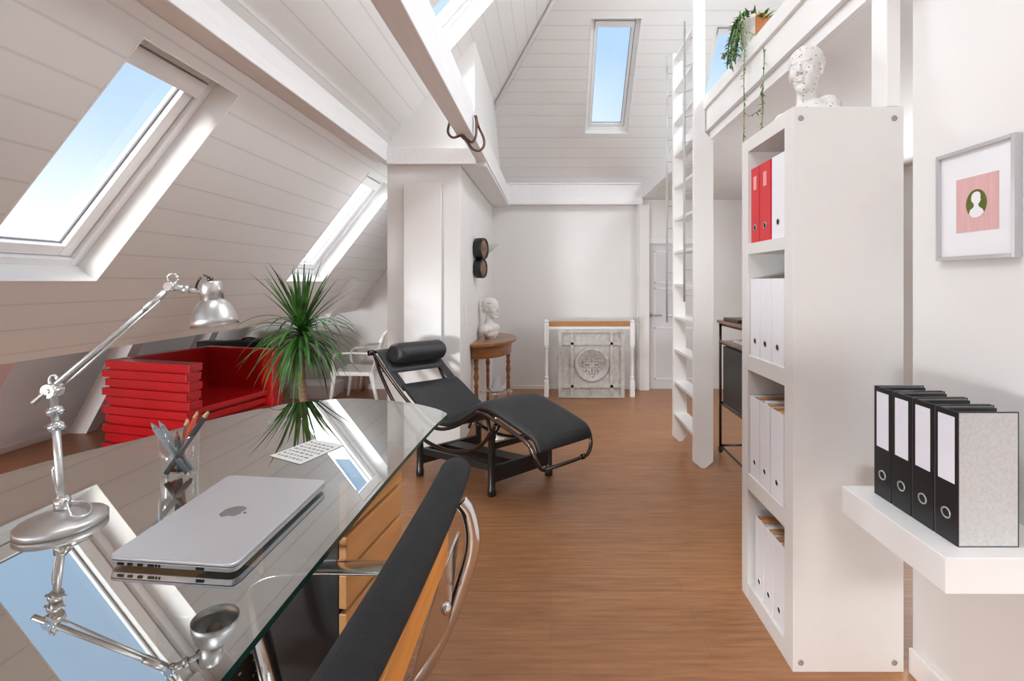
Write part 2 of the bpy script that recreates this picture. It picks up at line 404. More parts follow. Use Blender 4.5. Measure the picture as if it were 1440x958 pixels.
# slopes.   lower: u along Y, v along X (plane)
LU = (0, 1, 0); LV = (1, 0, ML); LN = (-ML, 0, 1)
lo_holes = [(1.743, 2.29, -2.25, -1.539), (3.92, 4.575, -2.25, -1.539), (-0.4, 0.35, -2.25, -1.539)]
panel('ceiling', (0, 0, 1.4+ML*AX), LU, LV, LN, [(FY-0.05, -2.546), (BY+0.1, -2.546), (BY+0.1, -1.33), (FY-0.05, -1.33)], lo_holes, 0.20, M['board_z'], 'lower roof slope of whitewashed boards')
up_holes = [(3.12, 3.68, -0.86, -0.16), (0.05, 1.35, -0.86, -0.10)]
def yu(x): return yh(zu(x))+0.10
panel('ceiling_upper', (0, 0, UZ-MU*UX), (0, 1, 0), (1, 0, MU), (-MU, 0, 1), [(FY-0.05, UX-0.04), (yu(UX), UX-0.04), (yu(RX), RX+0.02), (FY-0.05, RX+0.02)], up_holes, 0.20, M['board_z'], 'upper roof slope of whitewashed boards')
panel('ceiling_right', (0, 0, RZ+MU*RX), (0, 1, 0), (1, 0, -MU), (MU, 0, 1), [(FY-0.05, RX-0.02), (yu(RX), RX-0.02), (yh(RZ-MU*(3.4-RX))+0.1, 3.45), (FY-0.05, 3.45)], [(0.9, 2.7, 2.1, 2.8)], 0.20, M['board_z'])
hs = math.hypot(1, HM)
hip_holes = [(0.41, 0.93, 3.17, 4.07), (1.70, 2.30, 3.20, 4.02)]
panel('ceiling_hip', (0, BY+2.66/HM, 0), (1, 0, 0), (0, -1/HM, 1), (0, HM, 1), [(UX-0.1, 2.55), (3.42, 2.55), (3.42, 3.45), (RX, RZ+0.02)], hip_holes, 0.20, M['board_hip'], 'boarded hip slope above the back wall')
# alcove behind the foot of the slope
struct(bx(LX-0.1, -2.56, FY-0.05, BY+0.1, 1.10, 1.22).build('ceiling_alcove', M['wall']))

def roof_window(name, P0, U, V, N, a, b, c, d, label, bar=0.055, depth=0.15):
    P0, U, V, N = Vector(P0), Vector(U), Vector(V), Vector(N).normalized()
    lv = V.length; Vn = V.normalized()
    base = P0+U*a+V*c; w_ = b-a; h_ = (d-c)*lv
    def Q(u, v, n): return base+U*u+Vn*v+N*n
    def ring(mb, i0, i1, n0, n1):
        # frame between inset i0 (outer) and i1 (inner)
        for (u0, u1, v0, v1) in ((i0, i1, i0, h_-i0), (w_-i1, w_-i0, i0, h_-i0), (i1, w_-i1, i0, i1), (i1, w_-i1, h_-i1, h_-i0)):
            vs = [mb.bm.verts.new(Q(u, v, n)) for n in (n0, n1) for v in (v0, v1) for u in (u0, u1)]
            for f in ((0, 2, 3, 1), (4, 5, 7, 6), (0, 1, 5, 4), (2, 6, 7, 3), (0, 4, 6, 2), (1, 3, 7, 5)): mb.bm.faces.new([vs[i] for i in f])
    o = MB(); ring(o, 0.0, 0.006, -0.004, 0.205); lin = struct(o.build(name, M['paint']), label)
    def child(fn, nm, m, bevel=0.0, lab=None):
        mb = MB(); fn(mb); c_ = mb.build(nm, m, lin, bevel=bevel)
        if lab: c_['label'] = lab
        return c_
    child(lambda mb: ring(mb, 0.006, 0.045, depth-0.035, 0.20), 'window_frame', M['sash'], 0.003)
    sash = child(lambda mb: ring(mb, 0.050, 0.050+bar, depth-0.015, depth+0.045), 'window_sash', M['sash'], 0.004)
    mb = MB(); ring(mb, 0.044, 0.051, depth+0.0, depth+0.03); mb.build('gasket', M['gasket'], lin)
    mb = MB(); i = 0.05+bar-0.003
    mb.prism([Q(i, i, depth+0.02), Q(w_-i, i, depth+0.02), Q(w_-i, h_-i, depth+0.02), Q(i, h_-i, depth+0.02)], N*0.006)
    mb.build('window_glass', M['pane'], lin)
    mb = MB(); ring(mb, 0.05+bar, 0.05+bar+0.006, depth+0.012, depth+0.02); mb.build('gasket', M['gasket'], lin)
    # ventilation flap along the top of the sash
    mb = MB(); y0, y1 = h_-0.05-bar-0.03, h_-0.052
    mb.prism([Q(0.052, y0, depth-0.045), Q(w_-0.052, y0, depth-0.045), Q(w_-0.052, y1, depth-0.045), Q(0.052, y1, depth-0.045)], N*0.03)
    mb.build('window_flap', M['sash'], lin, bevel=0.006)
    return lin
lo0 = (0, 0, 1.4+ML*AX)
roof_window('window_1', lo0, LU, LV, LN, *lo_holes[0], 'large roof window at left, above the red armchair')
roof_window('window_2', lo0, LU, LV, LN, *lo_holes[1], 'roof window beyond the plant, beside the column')
roof_window('added_window_6', lo0, LU, LV, LN, *lo_holes[2], 'added roof window for light, beside the near end of the desk')  # out of view, added to let in more light
up0 = (0, 0, UZ-MU*UX)
roof_window('window_3', up0, (0, 1, 0), (1, 0, MU), (-MU, 0, 1), *up_holes[0], 'roof window high above the tie beam')
roof_window('added_window_7', up0, (0, 1, 0), (1, 0, MU), (-MU, 0, 1), *up_holes[1], 'added roof window for light, above the desk')  # unseen opening, put in for the light of the room
roof_window('added_window_8', (0, 0, RZ+MU*RX), (0, 1, 0), (1, 0, -MU), (MU, 0, 1), 0.9, 2.7, 2.1, 2.8, 'added roof window for light, over the gallery')  # invented opening out of frame, serves the fill light
hp0 = (0, BY+2.66/HM, 0)
roof_window('window_4', hp0, (1, 0, 0), (0, -1/HM, 1), (0, HM, 1), *hip_holes[0], 'tall roof window in the hip slope', bar=0.03, depth=0.12)
roof_window('window_5', hp0, (1, 0, 0), (0, -1/HM, 1), (0, HM, 1), *hip_holes[1], 'roof window in the hip slope behind the gallery plant', bar=0.03, depth=0.12)
def added_window(name, x0, x1, z0, z1):
    mb = MB()
    for b in ((x0, x0+.06, z0, z1), (x1-.06, x1, z0, z1), (x0, x1, z0, z0+.06), (x0, x1, z1-.06, z1), ((x0+x1)/2-.03, (x0+x1)/2+.03, z0, z1)):
        mb.box(b[0], b[1], FY-0.1, FY-0.04, b[2], b[3])
    o = struct(mb.build(name, M['sash'], bevel=0.003))
    bx(x0+.03, x1-.03, FY-0.075, FY-0.069, z0+.03, z1-.03).build('window_glass', M['pane'], o)
added_window('added_window_9', -2.2, -0.2, 0.6, 2.0); added_window('added_window_10', -0.7, 1.1, 2.5, 3.7); added_window('added_window_11', -4.2, -3.0, 0.25, 0.95)  # unseen windows added behind the camera for extra light

# purlin, tie beam, cross beam, edge beams
struct(bx(-1.475, -1.36, FY, 3.88, 2.40, 2.61).build('trim_1', M['beam'], bevel=0.006), 'long white purlin along the foot of the upper slope')
mb = MB(); mb.box(-0.637, -0.527, FY, 3.16, 2.392, 2.625)
struct(mb.build('trim_2', M['beam'], bevel=0.006), 'heavy white tie beam, nearer length')
mb = MB(); mb.box(-0.622, -0.533, 3.16, BY, 2.412, 2.60); mb.box(-0.632, -0.527, 3.16, 3.19, 2.40, 2.612)
struct(mb.build('trim_3', M['beam'], bevel=0.004), 'white tie beam, farther length')
mb = MB(); mb.box(-1.36, -0.622, 3.84, 3.90, 2.385, 2.51); mb.box(-1.36, -0.615, 3.825, 3.90, 2.372, 2.386); mb.box(-1.36, -0.622, 3.85, 3.90, 2.51, 2.52)
struct(mb.build('trim_4', M['beam'], bevel=0.003), 'white cross board on top of the column')
mb = MB(); mb.box(-0.757, -0.545, 3.90, BY, 2.374, 2.412); mb.box(-0.56, -0.535, 3.90, BY, 2.37, 2.38)
struct(mb.build('trim_5', M['beam'], bevel=0.003))
# column and the shaft over it
struct(bx(-1.37, -0.757, 3.88, BY, 0, 2.374).build('wall_column', M['wall'], bevel=0.004), 'broad white column beside the chaise longue')
mb = MB(); mb.prism([(-1.42, 3.90, 2.40), (-0.64, 3.90, 2.40), (-0.64, 3.90, zu(-0.64)+0.05), (-1.42, 3.90, zu(-1.42)+0.05)], (0, BY-3.90+0.02, 0))
struct(mb.build('wall_shaft', M['wall']), 'white shaft wall rising from the column to the roof')
mb = MB(); mb.box(-0.56, 1.19, 5.93, BY, 2.42, 2.66); mb.box(-0.55, 1.18, 5.90, BY, 2.385, 2.425); mb.box(-0.55, 1.18, 5.915, BY, 2.645, 2.665)
struct(mb.build('trim_6', M['beam'], bevel=0.004), 'white beam along the back wall')
mb = MB(); mb.box(1.17, 1.25, 3.5, BY, 2.465, 2.67)
struct(mb.build('trim_7', M['beam'], bevel=0.004), 'white edge beam beyond the ladder')
# hip line moulding between the two slopes
a = Vector((UX, yh(zu(UX)), zu(UX))); b = Vector((RX, yh(RZ), RZ))
struct(MB().tube([a+Vector((0.02, -0.03, -0.02)), b+Vector((0.02, -0.03, -0.02))], 0.022, 6).build('trim_8', M['beam']))
# gallery
mb = MB(); mb.box(1.225, RWX, FY, BY, 2.466, 2.66)
struct(mb.build('ceiling_gallery', M['wall'], bevel=0.003), 'underside of the gallery floor')
struct(bx(1.198, 1.224, FY, 3.50, 2.464, 2.531).build('trim_9', M['beam'], bevel=0.003))
struct(bx(1.17, 1.20, FY, 3.50, 2.53, 2.70).build('trim_10', M['paint'], bevel=0.003), 'white fascia board of the gallery')
struct(bx(1.15, 1.40, FY, 3.52, 2.69, 2.78).build('trim_11', M['paint'], bevel=0.004), 'white cap board of the gallery')
mb = MB(); mb.box(1.2116, 1.262, 1.665, 1.746, 2.032, 2.466)
struct(mb.build('trim_12', M['paint'], bevel=0.003), 'short square white post between bookcase top and gallery')
struct(bx(1.282, 1.30, FY, 1.655, 0, 0.09).build('baseboard_right', M['paint'], bevel=0.003))
mb = MB(); mb.box(-0.757, 1.14, BY-0.018, BY, 0, 0.045); mb.box(-4.46, -1.37, BY-0.018, BY, 0, 0.07)
struct(mb.build('baseboard_back', M['paint'], bevel=0.002))
struct(bx(LX, LX+0.015, FY, BY, 0, 0.05).build('baseboard_left', M['paint'], bevel=0.002))
# slanted rafter feet in the alcove
def strut(i, y, x0, x1, wdt=0.11):
    mb = MB(); mb.prism([(x0, y, 0.0), (x0+0.17, y, 0.0), (x1+0.17, y, 1.12), (x1, y, 1.12)], (0, wdt, 0))
    struct(mb.build('trim_%d' % i, M['beam'], bevel=0.005), 'slanted white rafter foot in the alcove')
strut(13, 4.25, LX+0.02, -3.85); strut(14, 5.25, LX+0.02, -3.85); strut(15, 3.2, LX+0.02, -3.85)
# white rafters lying under the slope beside the second window
def slope_strut(i, y, x0, x1, wd, th=0.05):
    mb = MB(); v = Vector((1, 0, ML)).normalized(); n = Vector((ML, 0, -1)).normalized()
    a = Vector((x0, y, zl(x0))); b = Vector((x1, y, zl(x1)))
    mb.prism([a, a+n*th, b+n*th, b], (0, wd, 0)); struct(mb.build('trim_%d' % i, M['beam'], bevel=0.004))
slope_strut(16, 5.15, -2.54, -2.22, 0.16, 0.07)
# door
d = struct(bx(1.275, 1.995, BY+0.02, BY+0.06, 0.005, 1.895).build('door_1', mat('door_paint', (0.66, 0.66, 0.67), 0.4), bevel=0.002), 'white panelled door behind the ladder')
mb = MB()
for z0, z1 in ((0.12, 0.80), (0.95, 1.32), (1.38, 1.80)):
    for x0, x1 in ((1.36, 1.61), (1.67, 1.92)):
        for q in ((x0, x1, z0, z0+.015), (x0, x1, z1-.015, z1), (x0, x0+.015, z0, z1), (x1-.015, x1, z0, z1)):
            mb.box(q[0], q[1], BY+0.012, BY+0.022, q[2], q[3])
mb.build('door_panel', M['paint'], d)
mb = MB(); mb.lathe([(0.024, 0), (0.024, 0.01)], (1.315, BY+0.012, 0.965), 16, (0, -1, 0)); mb.tube(catmull([(1.315, BY+0.01, 0.965), (1.315, BY-0.035, 0.965), (1.345, BY-0.05, 0.965), (1.44, BY-0.05, 0.962)], 5), 0.010, 8)
mb.build('door_handle', M['steel'], d)
mb = MB(); mb.box(1.14, 1.27, BY-0.10, BY, 0, 2.385); mb.box(1.12, 1.15, BY-0.06, BY, 0, 2.385)
struct(mb.build('trim_17', M['paint'], bevel=0.004), 'white door post at the end of the back wall')
mb = MB(); mb.box(1.27, 2.06, BY-0.03, BY, 1.895, 1.96); mb.box(2.0, 2.06, BY-0.03, BY, 0, 1.9)
struct(mb.build('trim_18', M['paint'], bevel=0.003))

# ------------------------------------------------------------------ desk and its things
DZ = 0.90; DK = 0.76  # desk, things on it and drawers scaled about the camera, baked into coordinates below
def sc(prof, k=DK): return [(r*k, z*k) for r, z in prof]
t = thing('glass_desk', 'large curved glass desk top on a cabinet and steel legs', 'desk', (-0.92, 0.9, 0))
right = [(-0.4, -0.15), (-0.413, 0.568), (-0.415, 0.947), (-0.411, 1.288), (-0.4015, 1.591), (-0.39, 1.72)]
far = [(-0.402, 1.765), (-0.47, 1.833), (-0.606, 1.917), (-0.833, 1.974), (-0.985, 1.939), (-1.104, 1.864), (-1.221, 1.682), (-1.303, 1.47), (-1.383, 1.333), (-1.439, 1.136), (-1.477, 0.909), (-1.477, 0.53), (-1.44, -0.15)]
ol = [Vector((p.x, p.y, DZ-0.012)) for p in catmull([(x, y, 0) for x, y in right+far], 4)]
mb = MB(); mb.prism(ol, (0, 0, 0.012)); bmesh.ops.recalc_face_normals(mb.bm, faces=mb.bm.faces); mb.bm.normal_update()
for f in mb.bm.faces:
    if abs(f.normal.z) < 0.5: f.material_index = 1
mb.build('glass_top', [M['desk'], M['deskedge']], t)
for (x, y) in ((-1.30, 0.25), (-0.55, 0.02), (-1.02, 1.74)):
    mb = MB(); mb.lathe([(0.045, 0), (0.045, 0.008), (0.016, 0.012), (0.016, 0.86), (0.04, 0.872), (0.04, 0.8875)], (x, y, 0), 20); mb.build('leg', M['chrome'], t)

# drawer cabinet, turned a little
t = thing('drawer_cabinet', 'black pedestal cabinet with beech drawer fronts beneath the desk edge', 'cabinet', (-0.60, 1.34, 0))
yaw = -math.atan2(0.048, 0.367)
mx = Matrix.Translation((-0.520, 1.18, 0)) @ Matrix.Rotation(yaw, 4, 'Z')
MB().box(-0.235, -0.022, 0.0, 0.315, 0.03, 0.884, mx).build('body', M['blackpaint'], t, bevel=0.002)
bnd = [0.065, 0.160, 0.258, 0.356, 0.456, 0.555, 0.654, 0.752, 0.884]
for k in range(8):
    MB().box(-0.022, 0.0, 0.0, 0.315, bnd[k]+0.006, bnd[k+1]-0.006 if k < 7 else 0.884, mx).build('drawer', M['beech'], t, bevel=0.003)
MB().box(-0.225, -0.03, 0.02, 0.30, 0.0, 0.03, mx).build('plinth', M['blackpaint'], t)
t = thing('waste_bin', 'dark perforated round bin below the desk glass', 'bin', (-0.90, 1.24, 0))
MB().lathe([(0.085, 0), (0.10, 0.01), (0.118, 0.25), (0.100, 0.30), (0.105, 0.32), (0.122, 0.52), (0.10, 0.57)], (-0.90, 1.24, 0), 32).build('body', M['dotted'], t)
MB().lathe([(0.102, 0.565), (0.104, 0.575), (0.098, 0.58)], (-0.90, 1.24, 0), 32).build('rim', M['blacktube'], t)

# laptop
t = thing('laptop', 'closed silver laptop lying on the glass desk', 'laptop', (-0.67, 0.975, DZ))
C4 = [Vector(v) for v in ((-0.772, 0.804, 0), (-0.532, 0.780, 0), (-0.539, 1.115, 0), (-0.795, 1.143, 0))]
def rquad(C, r, z, n=6, inset=0.0):
    cen = sum(C, Vector())/4; out = []
    C = [c+(cen-c).normalized()*inset*1.414 for c in C]
    for i in range(4):
        p = C[i]; a = (C[i-1]-p).normalized(); b = (C[(i+1) % 4]-p).normalized()
        for k in range(n+1):
            u = k/n; A = p+a*r; B = p+b*r
            q = A*(1-u)**2+p*2*u*(1-u)+B*u*u; out.append(Vector((q.x, q.y, z)))
    return out
mb = MB(); mb.ring_skin([rquad(C4, 0.014, DZ+0.0035, inset=0.012), rquad(C4, 0.016, DZ+0.006, inset=0.002), rquad(C4, 0.016, DZ+0.0150)], smooth=False); mb.build('base', M['alu'], t, bevel=0.0008)
mb = MB(); mb.ring_skin([rquad(C4, 0.016, DZ+0.0150, inset=0.0022), rquad(C4, 0.016, DZ+0.0166, inset=0.0022)], smooth=False); mb.build('hinge_gap', M['hole'], t)
mb = MB(); mb.ring_skin([rquad(C4, 0.016, DZ+0.0164), rquad(C4, 0.016, DZ+0.0205), rquad(C4, 0.016, DZ+0.0218, inset=0.0015)], smooth=False); mb.build('lid', M['alu'], t, bevel=0.0006)
e1 = (C4[1]-C4[0]); nrm = Vector((e1.y, -e1.x, 0)).normalized()
def port(u, wd, h0, h1, m=M['hole']):
    wd *= 0.8
    a = C4[0]+e1*u; dx = e1.normalized()*wd; mb = MB()
    mb.prism([a+Vector((0, 0, DZ+h0))+nrm*0.0004, a+dx+Vector((0, 0, DZ+h0))+nrm*0.0004, a+dx+Vector((0, 0, DZ+h1))+nrm*0.0004, a+Vector((0, 0, DZ+h1))+nrm*0.0004], -nrm*0.004)
    return mb.build('port', m, t)
for u, wd in ((0.085, 0.014), (0.165, 0.011), (0.245, 0.011), (0.325, 0.014), (0.385, 0.003), (0.41, 0.003), (0.70, 0.018)): port(u, wd, 0.0085, 0.0125)
for i, (cx, cy) in enumerate(((-0.77, 0.85), (-0.57, 0.83), (-0.77, 1.13), (-0.57, 1.11))):
    MB().lathe([(0.008, 0), (0.008, 0.004)], (cx, cy, DZ+0.0002), 12).build('foot', M['hole'], t)
# fruit emblem on the lid, its top towards the right
ap = []
for k in range(60):
    a = 2*PI*k/60
    r = 0.0300*(1+0.10*math.cos(2*a)*0.3)-0.0065*math.exp(-((a-PI/2)/0.30)**2)-0.0032*math.exp(-((a-3*PI/2)/0.22)**2)
    x = r*math.cos(a)*0.93; y = r*math.sin(a)
    bxc, byc, br = 0.0335, 0.004, 0.0125
    d = math.hypot(x-bxc, y-byc)
    if d < br: 
        x = bxc-(math.sqrt(max(br*br-(y-byc)**2, 0)))
    ap.append((x, y))
cen = sum(C4, Vector())/4
def lg(x, y): return Vector((cen.x+y*0.80, cen.y-x*0.80, DZ+0.0216))
mb = MB(); mb.prism([lg(x, y) for x, y in ap], (0, 0, 0.0004))
lf = [(0.002+0.0*k, 0.027) for k in range(1)]
lf = [(0.001, 0.0270), (0.001, 0.033), (0.004, 0.038), (0.010, 0.0415), (0.011, 0.036), (0.007, 0.030)]
mb.prism([lg(x, y) for x, y in lf], (0, 0, 0.0004)); mb.build('emblem', M['alu_dark'], t)

# pencil glass
GC = Vector((-0.951, 1.185, DZ))
t = thing('pencil_glass', 'clear straight drinking glass holding pencils on the desk', 'glass', GC)
MB().lathe(sc([(0.001, 0.0), (0.050, 0.0), (0.053, 0.003), (0.055, 0.14), (0.0525, 0.141), (0.050, 0.012), (0.001, 0.011)]), GC, 36).build('tumbler', M['glassy'], t)
def pencil(nm, m, tipm, base, top, r, label, grp='pencils in the glass'):
    a = Vector(base); b = Vector(top); d = (b-a).normalized(); L = (b-a).length
    t = thing(nm, label, 'pencil', a, grp)
    MB().tube([a, a+d*(L-0.022)], r, 6).build('barrel', m, t)
    MB().tube([a+d*(L-0.0221), a+d*(L-0.006)], [r, r*0.35], 8).build('tip', tipm, t)
    MB().tube([a+d*(L-0.006), a+d*L], [r*0.34, 0.0003], 6).build('lead', m, t)
def G(px, py, Y): return P(px, py, Y)
base = lambda dx, dy: (GC.x+dx*DK, GC.y+dy*DK, DZ+0.012)
pencil('pencil', M['pencil_grey'], M['pencil_grey'], base(0.036, -0.010), G(212, 594, 1.182), 1.2*0.0055, 'grey pencil leaning farthest left in the glass')
pencil('pencil', M['pencil_grey'], M['pencil_grey'], base(0.030, 0.012), G(223, 592, 1.212), 1.2*0.005, 'second grey pencil from the left, in the glass')
pencil('pencil', M['pencil_dark'], M['pencil_brown'], base(0.0, 0.0), G(249, 606, 1.182), 1.2*0.0055, 'short dark pencil standing upright in the glass')
pencil('pencil', M['pencil_brown'], M['pencil_wood'], base(-0.012, 0.016), G(264, 586, 1.212), 1.2*0.005, 'brown pencil with a pale tip right of the dark upright one')
pencil('pencil', M['pencil_red'], M['pencil_wood'], base(-0.022, 0.002), G(279, 576, 1.205), 1.2*0.005, 'orange-red pencil in the glass')
pencil('pencil', M['pencil_dark'], M['pencil_wood'], base(-0.034, -0.012), G(295, 576, 1.189), 1.2*0.0058, 'thick black pencil leaning farthest right in the glass')
# paper sheet
t = thing('paper_sheet', 'white printed paper sheet on the desk behind the laptop', 'paper', (-0.72, 1.36, DZ))
q = [Vector((x, y, DZ+0.0008)) for x, y in ((-1.055, 1.70), (-0.90, 1.665), (-0.955, 1.93), (-1.03, 1.93))]
q = [Vector((x, y, DZ+0.0008)) for x, y in ((-0.803, 1.322), (-0.682, 1.261), (-0.629, 1.409), (-0.746, 1.462))]
MB().prism(q, (0, 0, 0.0006)).build('sheet', M['pages'], t)
mb = MB(); ex = (q[1]-q[0]); ey = (q[3]-q[0])
for j in range(7):
    i = 0.08
    while i < 0.88:
        L = random.uniform(0.04, 0.13); a = q[0]+ex*i+ey*(0.10+j*0.12)
        mb.prism([a+Vector((0, 0, 0.0007)), a+ex*L+Vector((0, 0, 0.0007)), a+ex*L+ey*0.05+Vector((0, 0, 0.0007)), a+ey*0.05+Vector((0, 0, 0.0007))], (0, 0, 0.0002)); i += L+0.05
mb.build('print', M['pencil_grey'], t)

# desk lamp
bc = Vector((-1.000, 0.947, DZ))
t = thing('desk_lamp', 'brushed metal articulated lamp standing on the desk', 'lamp', bc)
MB().lathe(sc([(0.001, 0), (0.090, 0), (0.092, 0.003), (0.092, 0.016), (0.087, 0.021), (0.05, 0.034), (0.022, 0.042), (0.014, 0.046), (0.001, 0.046)]), bc, 48).build('base', M['steel'], t)
J = P(75, 549, 1.035); E = P(240, 403, 1.175); T0 = P(46, 568, 1.01)
MB().tube([bc+Vector((0, 0, 0.03)), J], 0.0068, 14).build('pole', M['steel'], t)
mb = MB(); mb.lathe(sc([(0.017, 0), (0.017, 0.028), (0.012, 0.032)]), bc+Vector((0, 0, 0.034)), 16); mb.build('collar', M['chrome'], t)
pj = (J-bc).normalized()
mb = MB()
for k in (0.80, 0.68): mb.lathe(sc([(0.016, -0.010), (0.018, -0.004), (0.018, 0.004), (0.016, 0.010)]), bc+(J-bc)*k+Vector((0, 0, 0.01)), 14, pj); mb.tube([bc+(J-bc)*k+Vector((-0.022, 0, 0.010)), bc+(J-bc)*k+Vector((0.022, 0, 0.010))], 0.003, 8)
mb.build('clamp', M['chrome'], t)
mb = MB(); d = (E-J).normalized(); up = Vector((-d.z, 0, d.x)).normalized()
mb.tube([T0, E-d*0.02], 0.0056, 12); mb.tube([J-up*0.0085, E-d*0.04-up*0.0085], 0.0027, 8)
mb.tube([E-d*0.075, E-d*0.015], 0.0093, 12); mb.build('arm', M['steel'], t)
mb = MB(); mb.lathe(sc([(0.020, -0.018), (0.022, -0.012), (0.022, 0.012), (0.020, 0.018)]), J, 18, (0, 1, 0)); mb.lathe(sc([(0.008, -0.022), (0.010, 0.022)]), J, 10, (0, 1, 0))
mb.tube(catmull([J+Vector((0.009*math.cos(a), 0, 0.022+0.012*math.sin(a))) for a in [k*PI/5 for k in range(11)]], 2), 0.0027, 8); mb.build('joint', M['chrome'], t)
mb = MB(); mb.lathe(sc([(0.014, -0.014), (0.017, -0.008), (0.017, 0.008), (0.014, 0.014)]), E, 16, (0, 1, 0))
mb.tube([E+Vector((0.005+0.013*math.cos(a), 0, 0.020+0.013*math.sin(a))) for a in [k*PI/8 for k in range(17)]], 0.0027, 8); mb.build('joint', M['chrome'], t)
K = P(283, 411, 1.205)
mb = MB(); mb.tube([E, E+(K-E)*0.5], 0.0088, 12); mb.lathe([(0.0115, -0.006), (0.0115, 0.006)], E+(K-E)*0.5, 14, K-E); mb.tube([E+(K-E)*0.5, K], 0.0065, 12); mb.build('head_arm', M['steel'], t)
hc = P(296, 396, 1.215); hb = P(303, 458, 1.215); ax = (hb-hc).normalized(); L = (hb-hc).length
mb = MB(); mb.lathe(sc([(0.001, 0.0), (0.030, 0.0), (0.033, 0.005), (0.033, 0.066)]), hc, 32, ax); cap = mb.build('lamp_cap', M['steel'], t)
mb = MB(); prof = [(0.034, 0.062), (0.046, 0.070), (0.060, 0.085), (0.070, 0.105), (0.078, 0.128), (0.082, L/DK), (0.0805, L/DK), (0.076, 0.126), (0.066, 0.102), (0.050, 0.080), (0.030, 0.066)]
mb.lathe([(r*DK*(0.86 if z < L/DK*2 else 1), z*DK) for r, z in prof], hc, 40, ax, cap=False); mb.build('lamp_shade', M['steel'], t)
MB().lathe(sc([(0.001, 0.06), (0.018, 0.07), (0.026, 0.10), (0.022, 0.12), (0.001, 0.13)]), hc, 18, ax).build('bulb', M['plastic'], t)
mb = MB(); mb.lathe(sc([(0.008, -0.014), (0.010, -0.008), (0.007, 0.0)]), hc, 12, ax); mb.tube(catmull([hc-ax*0.010, hc-ax*0.011+Vector((-0.020, 0, 0.004)), hc+Vector((-0.036, 0, -0.008)), hc+Vector((-0.036, 0, -0.024)), hc+Vector((-0.026, 0, -0.034))], 6), 0.0026, 8); mb.build('cable', M['blacktube'], t)
mb = MB(); mb.tube(catmull([bc+Vector((0.015, -0.008, 0.055)), bc+Vector((0.045, -0.022, 0.030)), bc+Vector((0.056, 0.0, 0.026)), bc+Vector((0.022, 0.03, 0.034)), bc+Vector((-0.015, 0.015, 0.045)), bc+Vector((-0.017, 0.0, 0.09)), bc+Vector((-0.019, 0.0, 0.12))], 5), 0.0022, 8); mb.build('cable', M['chrome'], t)

# ------------------------------------------------------------------ office chair (reclined back, arms of bent metal)
t = thing('office_chair', 'black fabric office chair with polished metal arms, drawn up to the desk', 'chair', (-0.45, 0.76, 0))
Y0, Y1 = 0.46, 1.035
def back_prof(s):   # s 0..1 from the top roll down to the seat
    z = 1.0-0.50*s; x = -0.20-0.23*s-0.03*math.sin(PI*s); return x, z
rings = []
mb = MB(); NP = 22
front = []; rear = []
for k in range(NP+1):
    x, z = back_prof(k/NP); rib = 0.004*abs(math.sin(k/NP*PI*8))
    front.append((x-0.018-rib, z)); rear.append((x+0.014, z))
poly = front+rear[::-1]
mb.prism([(x, Y0+0.012, z) for x, z in poly], (0, Y1-Y0-0.024, 0)); mb.build('backrest', M['fabric'], t, bevel=0.006)
mb = MB(); mb.tube(catmull([(-0.215, Y0-0.02, 0.985), (-0.200, 0.60, 1.0), (-0.196, 0.80, 1.003), (-0.200, 0.95, 0.998), (-0.210, Y1-0.01, 0.982), (-0.218, Y1+0.005, 0.972)], 8), 0.032, 16, flat=0.82)
mb.build('head_roll', M['fabric'], t, bevel=0.008)
mb = MB(); mb.prism([(-0.42, Y0+0.01, 0.455), (-0.46, Y0+0.01, 0.51), (-0.80, Y0+0.01, 0.485), (-0.86, Y0+0.01, 0.455), (-0.86, Y0+0.01, 0.43), (-0.80, Y0+0.01, 0.43), (-0.50, Y0+0.01, 0.43)], (0, Y1-Y0-0.02, 0))
mb.build('seat', M['fabric'], t, bevel=0.01)
for s, yy in ((0, Y1+0.016), (1, Y0-0.016)):
    mb = MB(); mb.tube(catmull([(-0.205, yy, 0.90), (-0.186, yy, 0.87), (-0.178, yy, 0.80), (-0.205, yy, 0.70), (-0.245, yy, 0.60), (-0.30, yy, 0.50), (-0.38, yy, 0.44), (-0.55, yy, 0.425), (-0.84, yy, 0.425)], 7), 0.011, 10, flat=1.6)
    mb.build('side_frame', M['chrome'], t)
    ya = yy+(0.045 if s == 0 else -0.045)
    mb = MB(); mb.tube(catmull([(-0.30, yy, 0.70), (-0.34, ya, 0.715), (-0.46, ya, 0.722), (-0.58, ya, 0.722), (-0.66, ya, 0.712), (-0.70, ya, 0.675), (-0.695, ya, 0.60), (-0.665, ya-0.01, 0.50), (-0.62, yy, 0.43)], 8), 0.031, 14, flat=0.24, up=(0.3, 0, 1))
    mb.build('armrest', M['chrome'], t)
mb = MB(); mb.box(-0.222, -0.206, Y0+0.03, Y1-0.10, 0.84, 0.91); mb.build('back_lath', M['lath'], t, bevel=0.003)
mb = MB(); mb.prism([(-0.215, 0.93, 0.83), (-0.205, 1.02, 0.85), (-0.235, 1.03, 0.62), (-0.30, 0.97, 0.55)], (0.006, 0, 0)); 
for z in (0.76, 0.70): mb.ell((-0.222, 0.99, z), (0.010, 0.014, 0.014))
mb.build('bracket', M['chrome'], t, bevel=0.002)
mb = MB(); mb.lathe([(0.030, 0.10), (0.030, 0.30), (0.022, 0.31), (0.022, 0.43)], (-0.62, 0.75, 0), 20); mb.build('pedestal', M['chrome'], t)
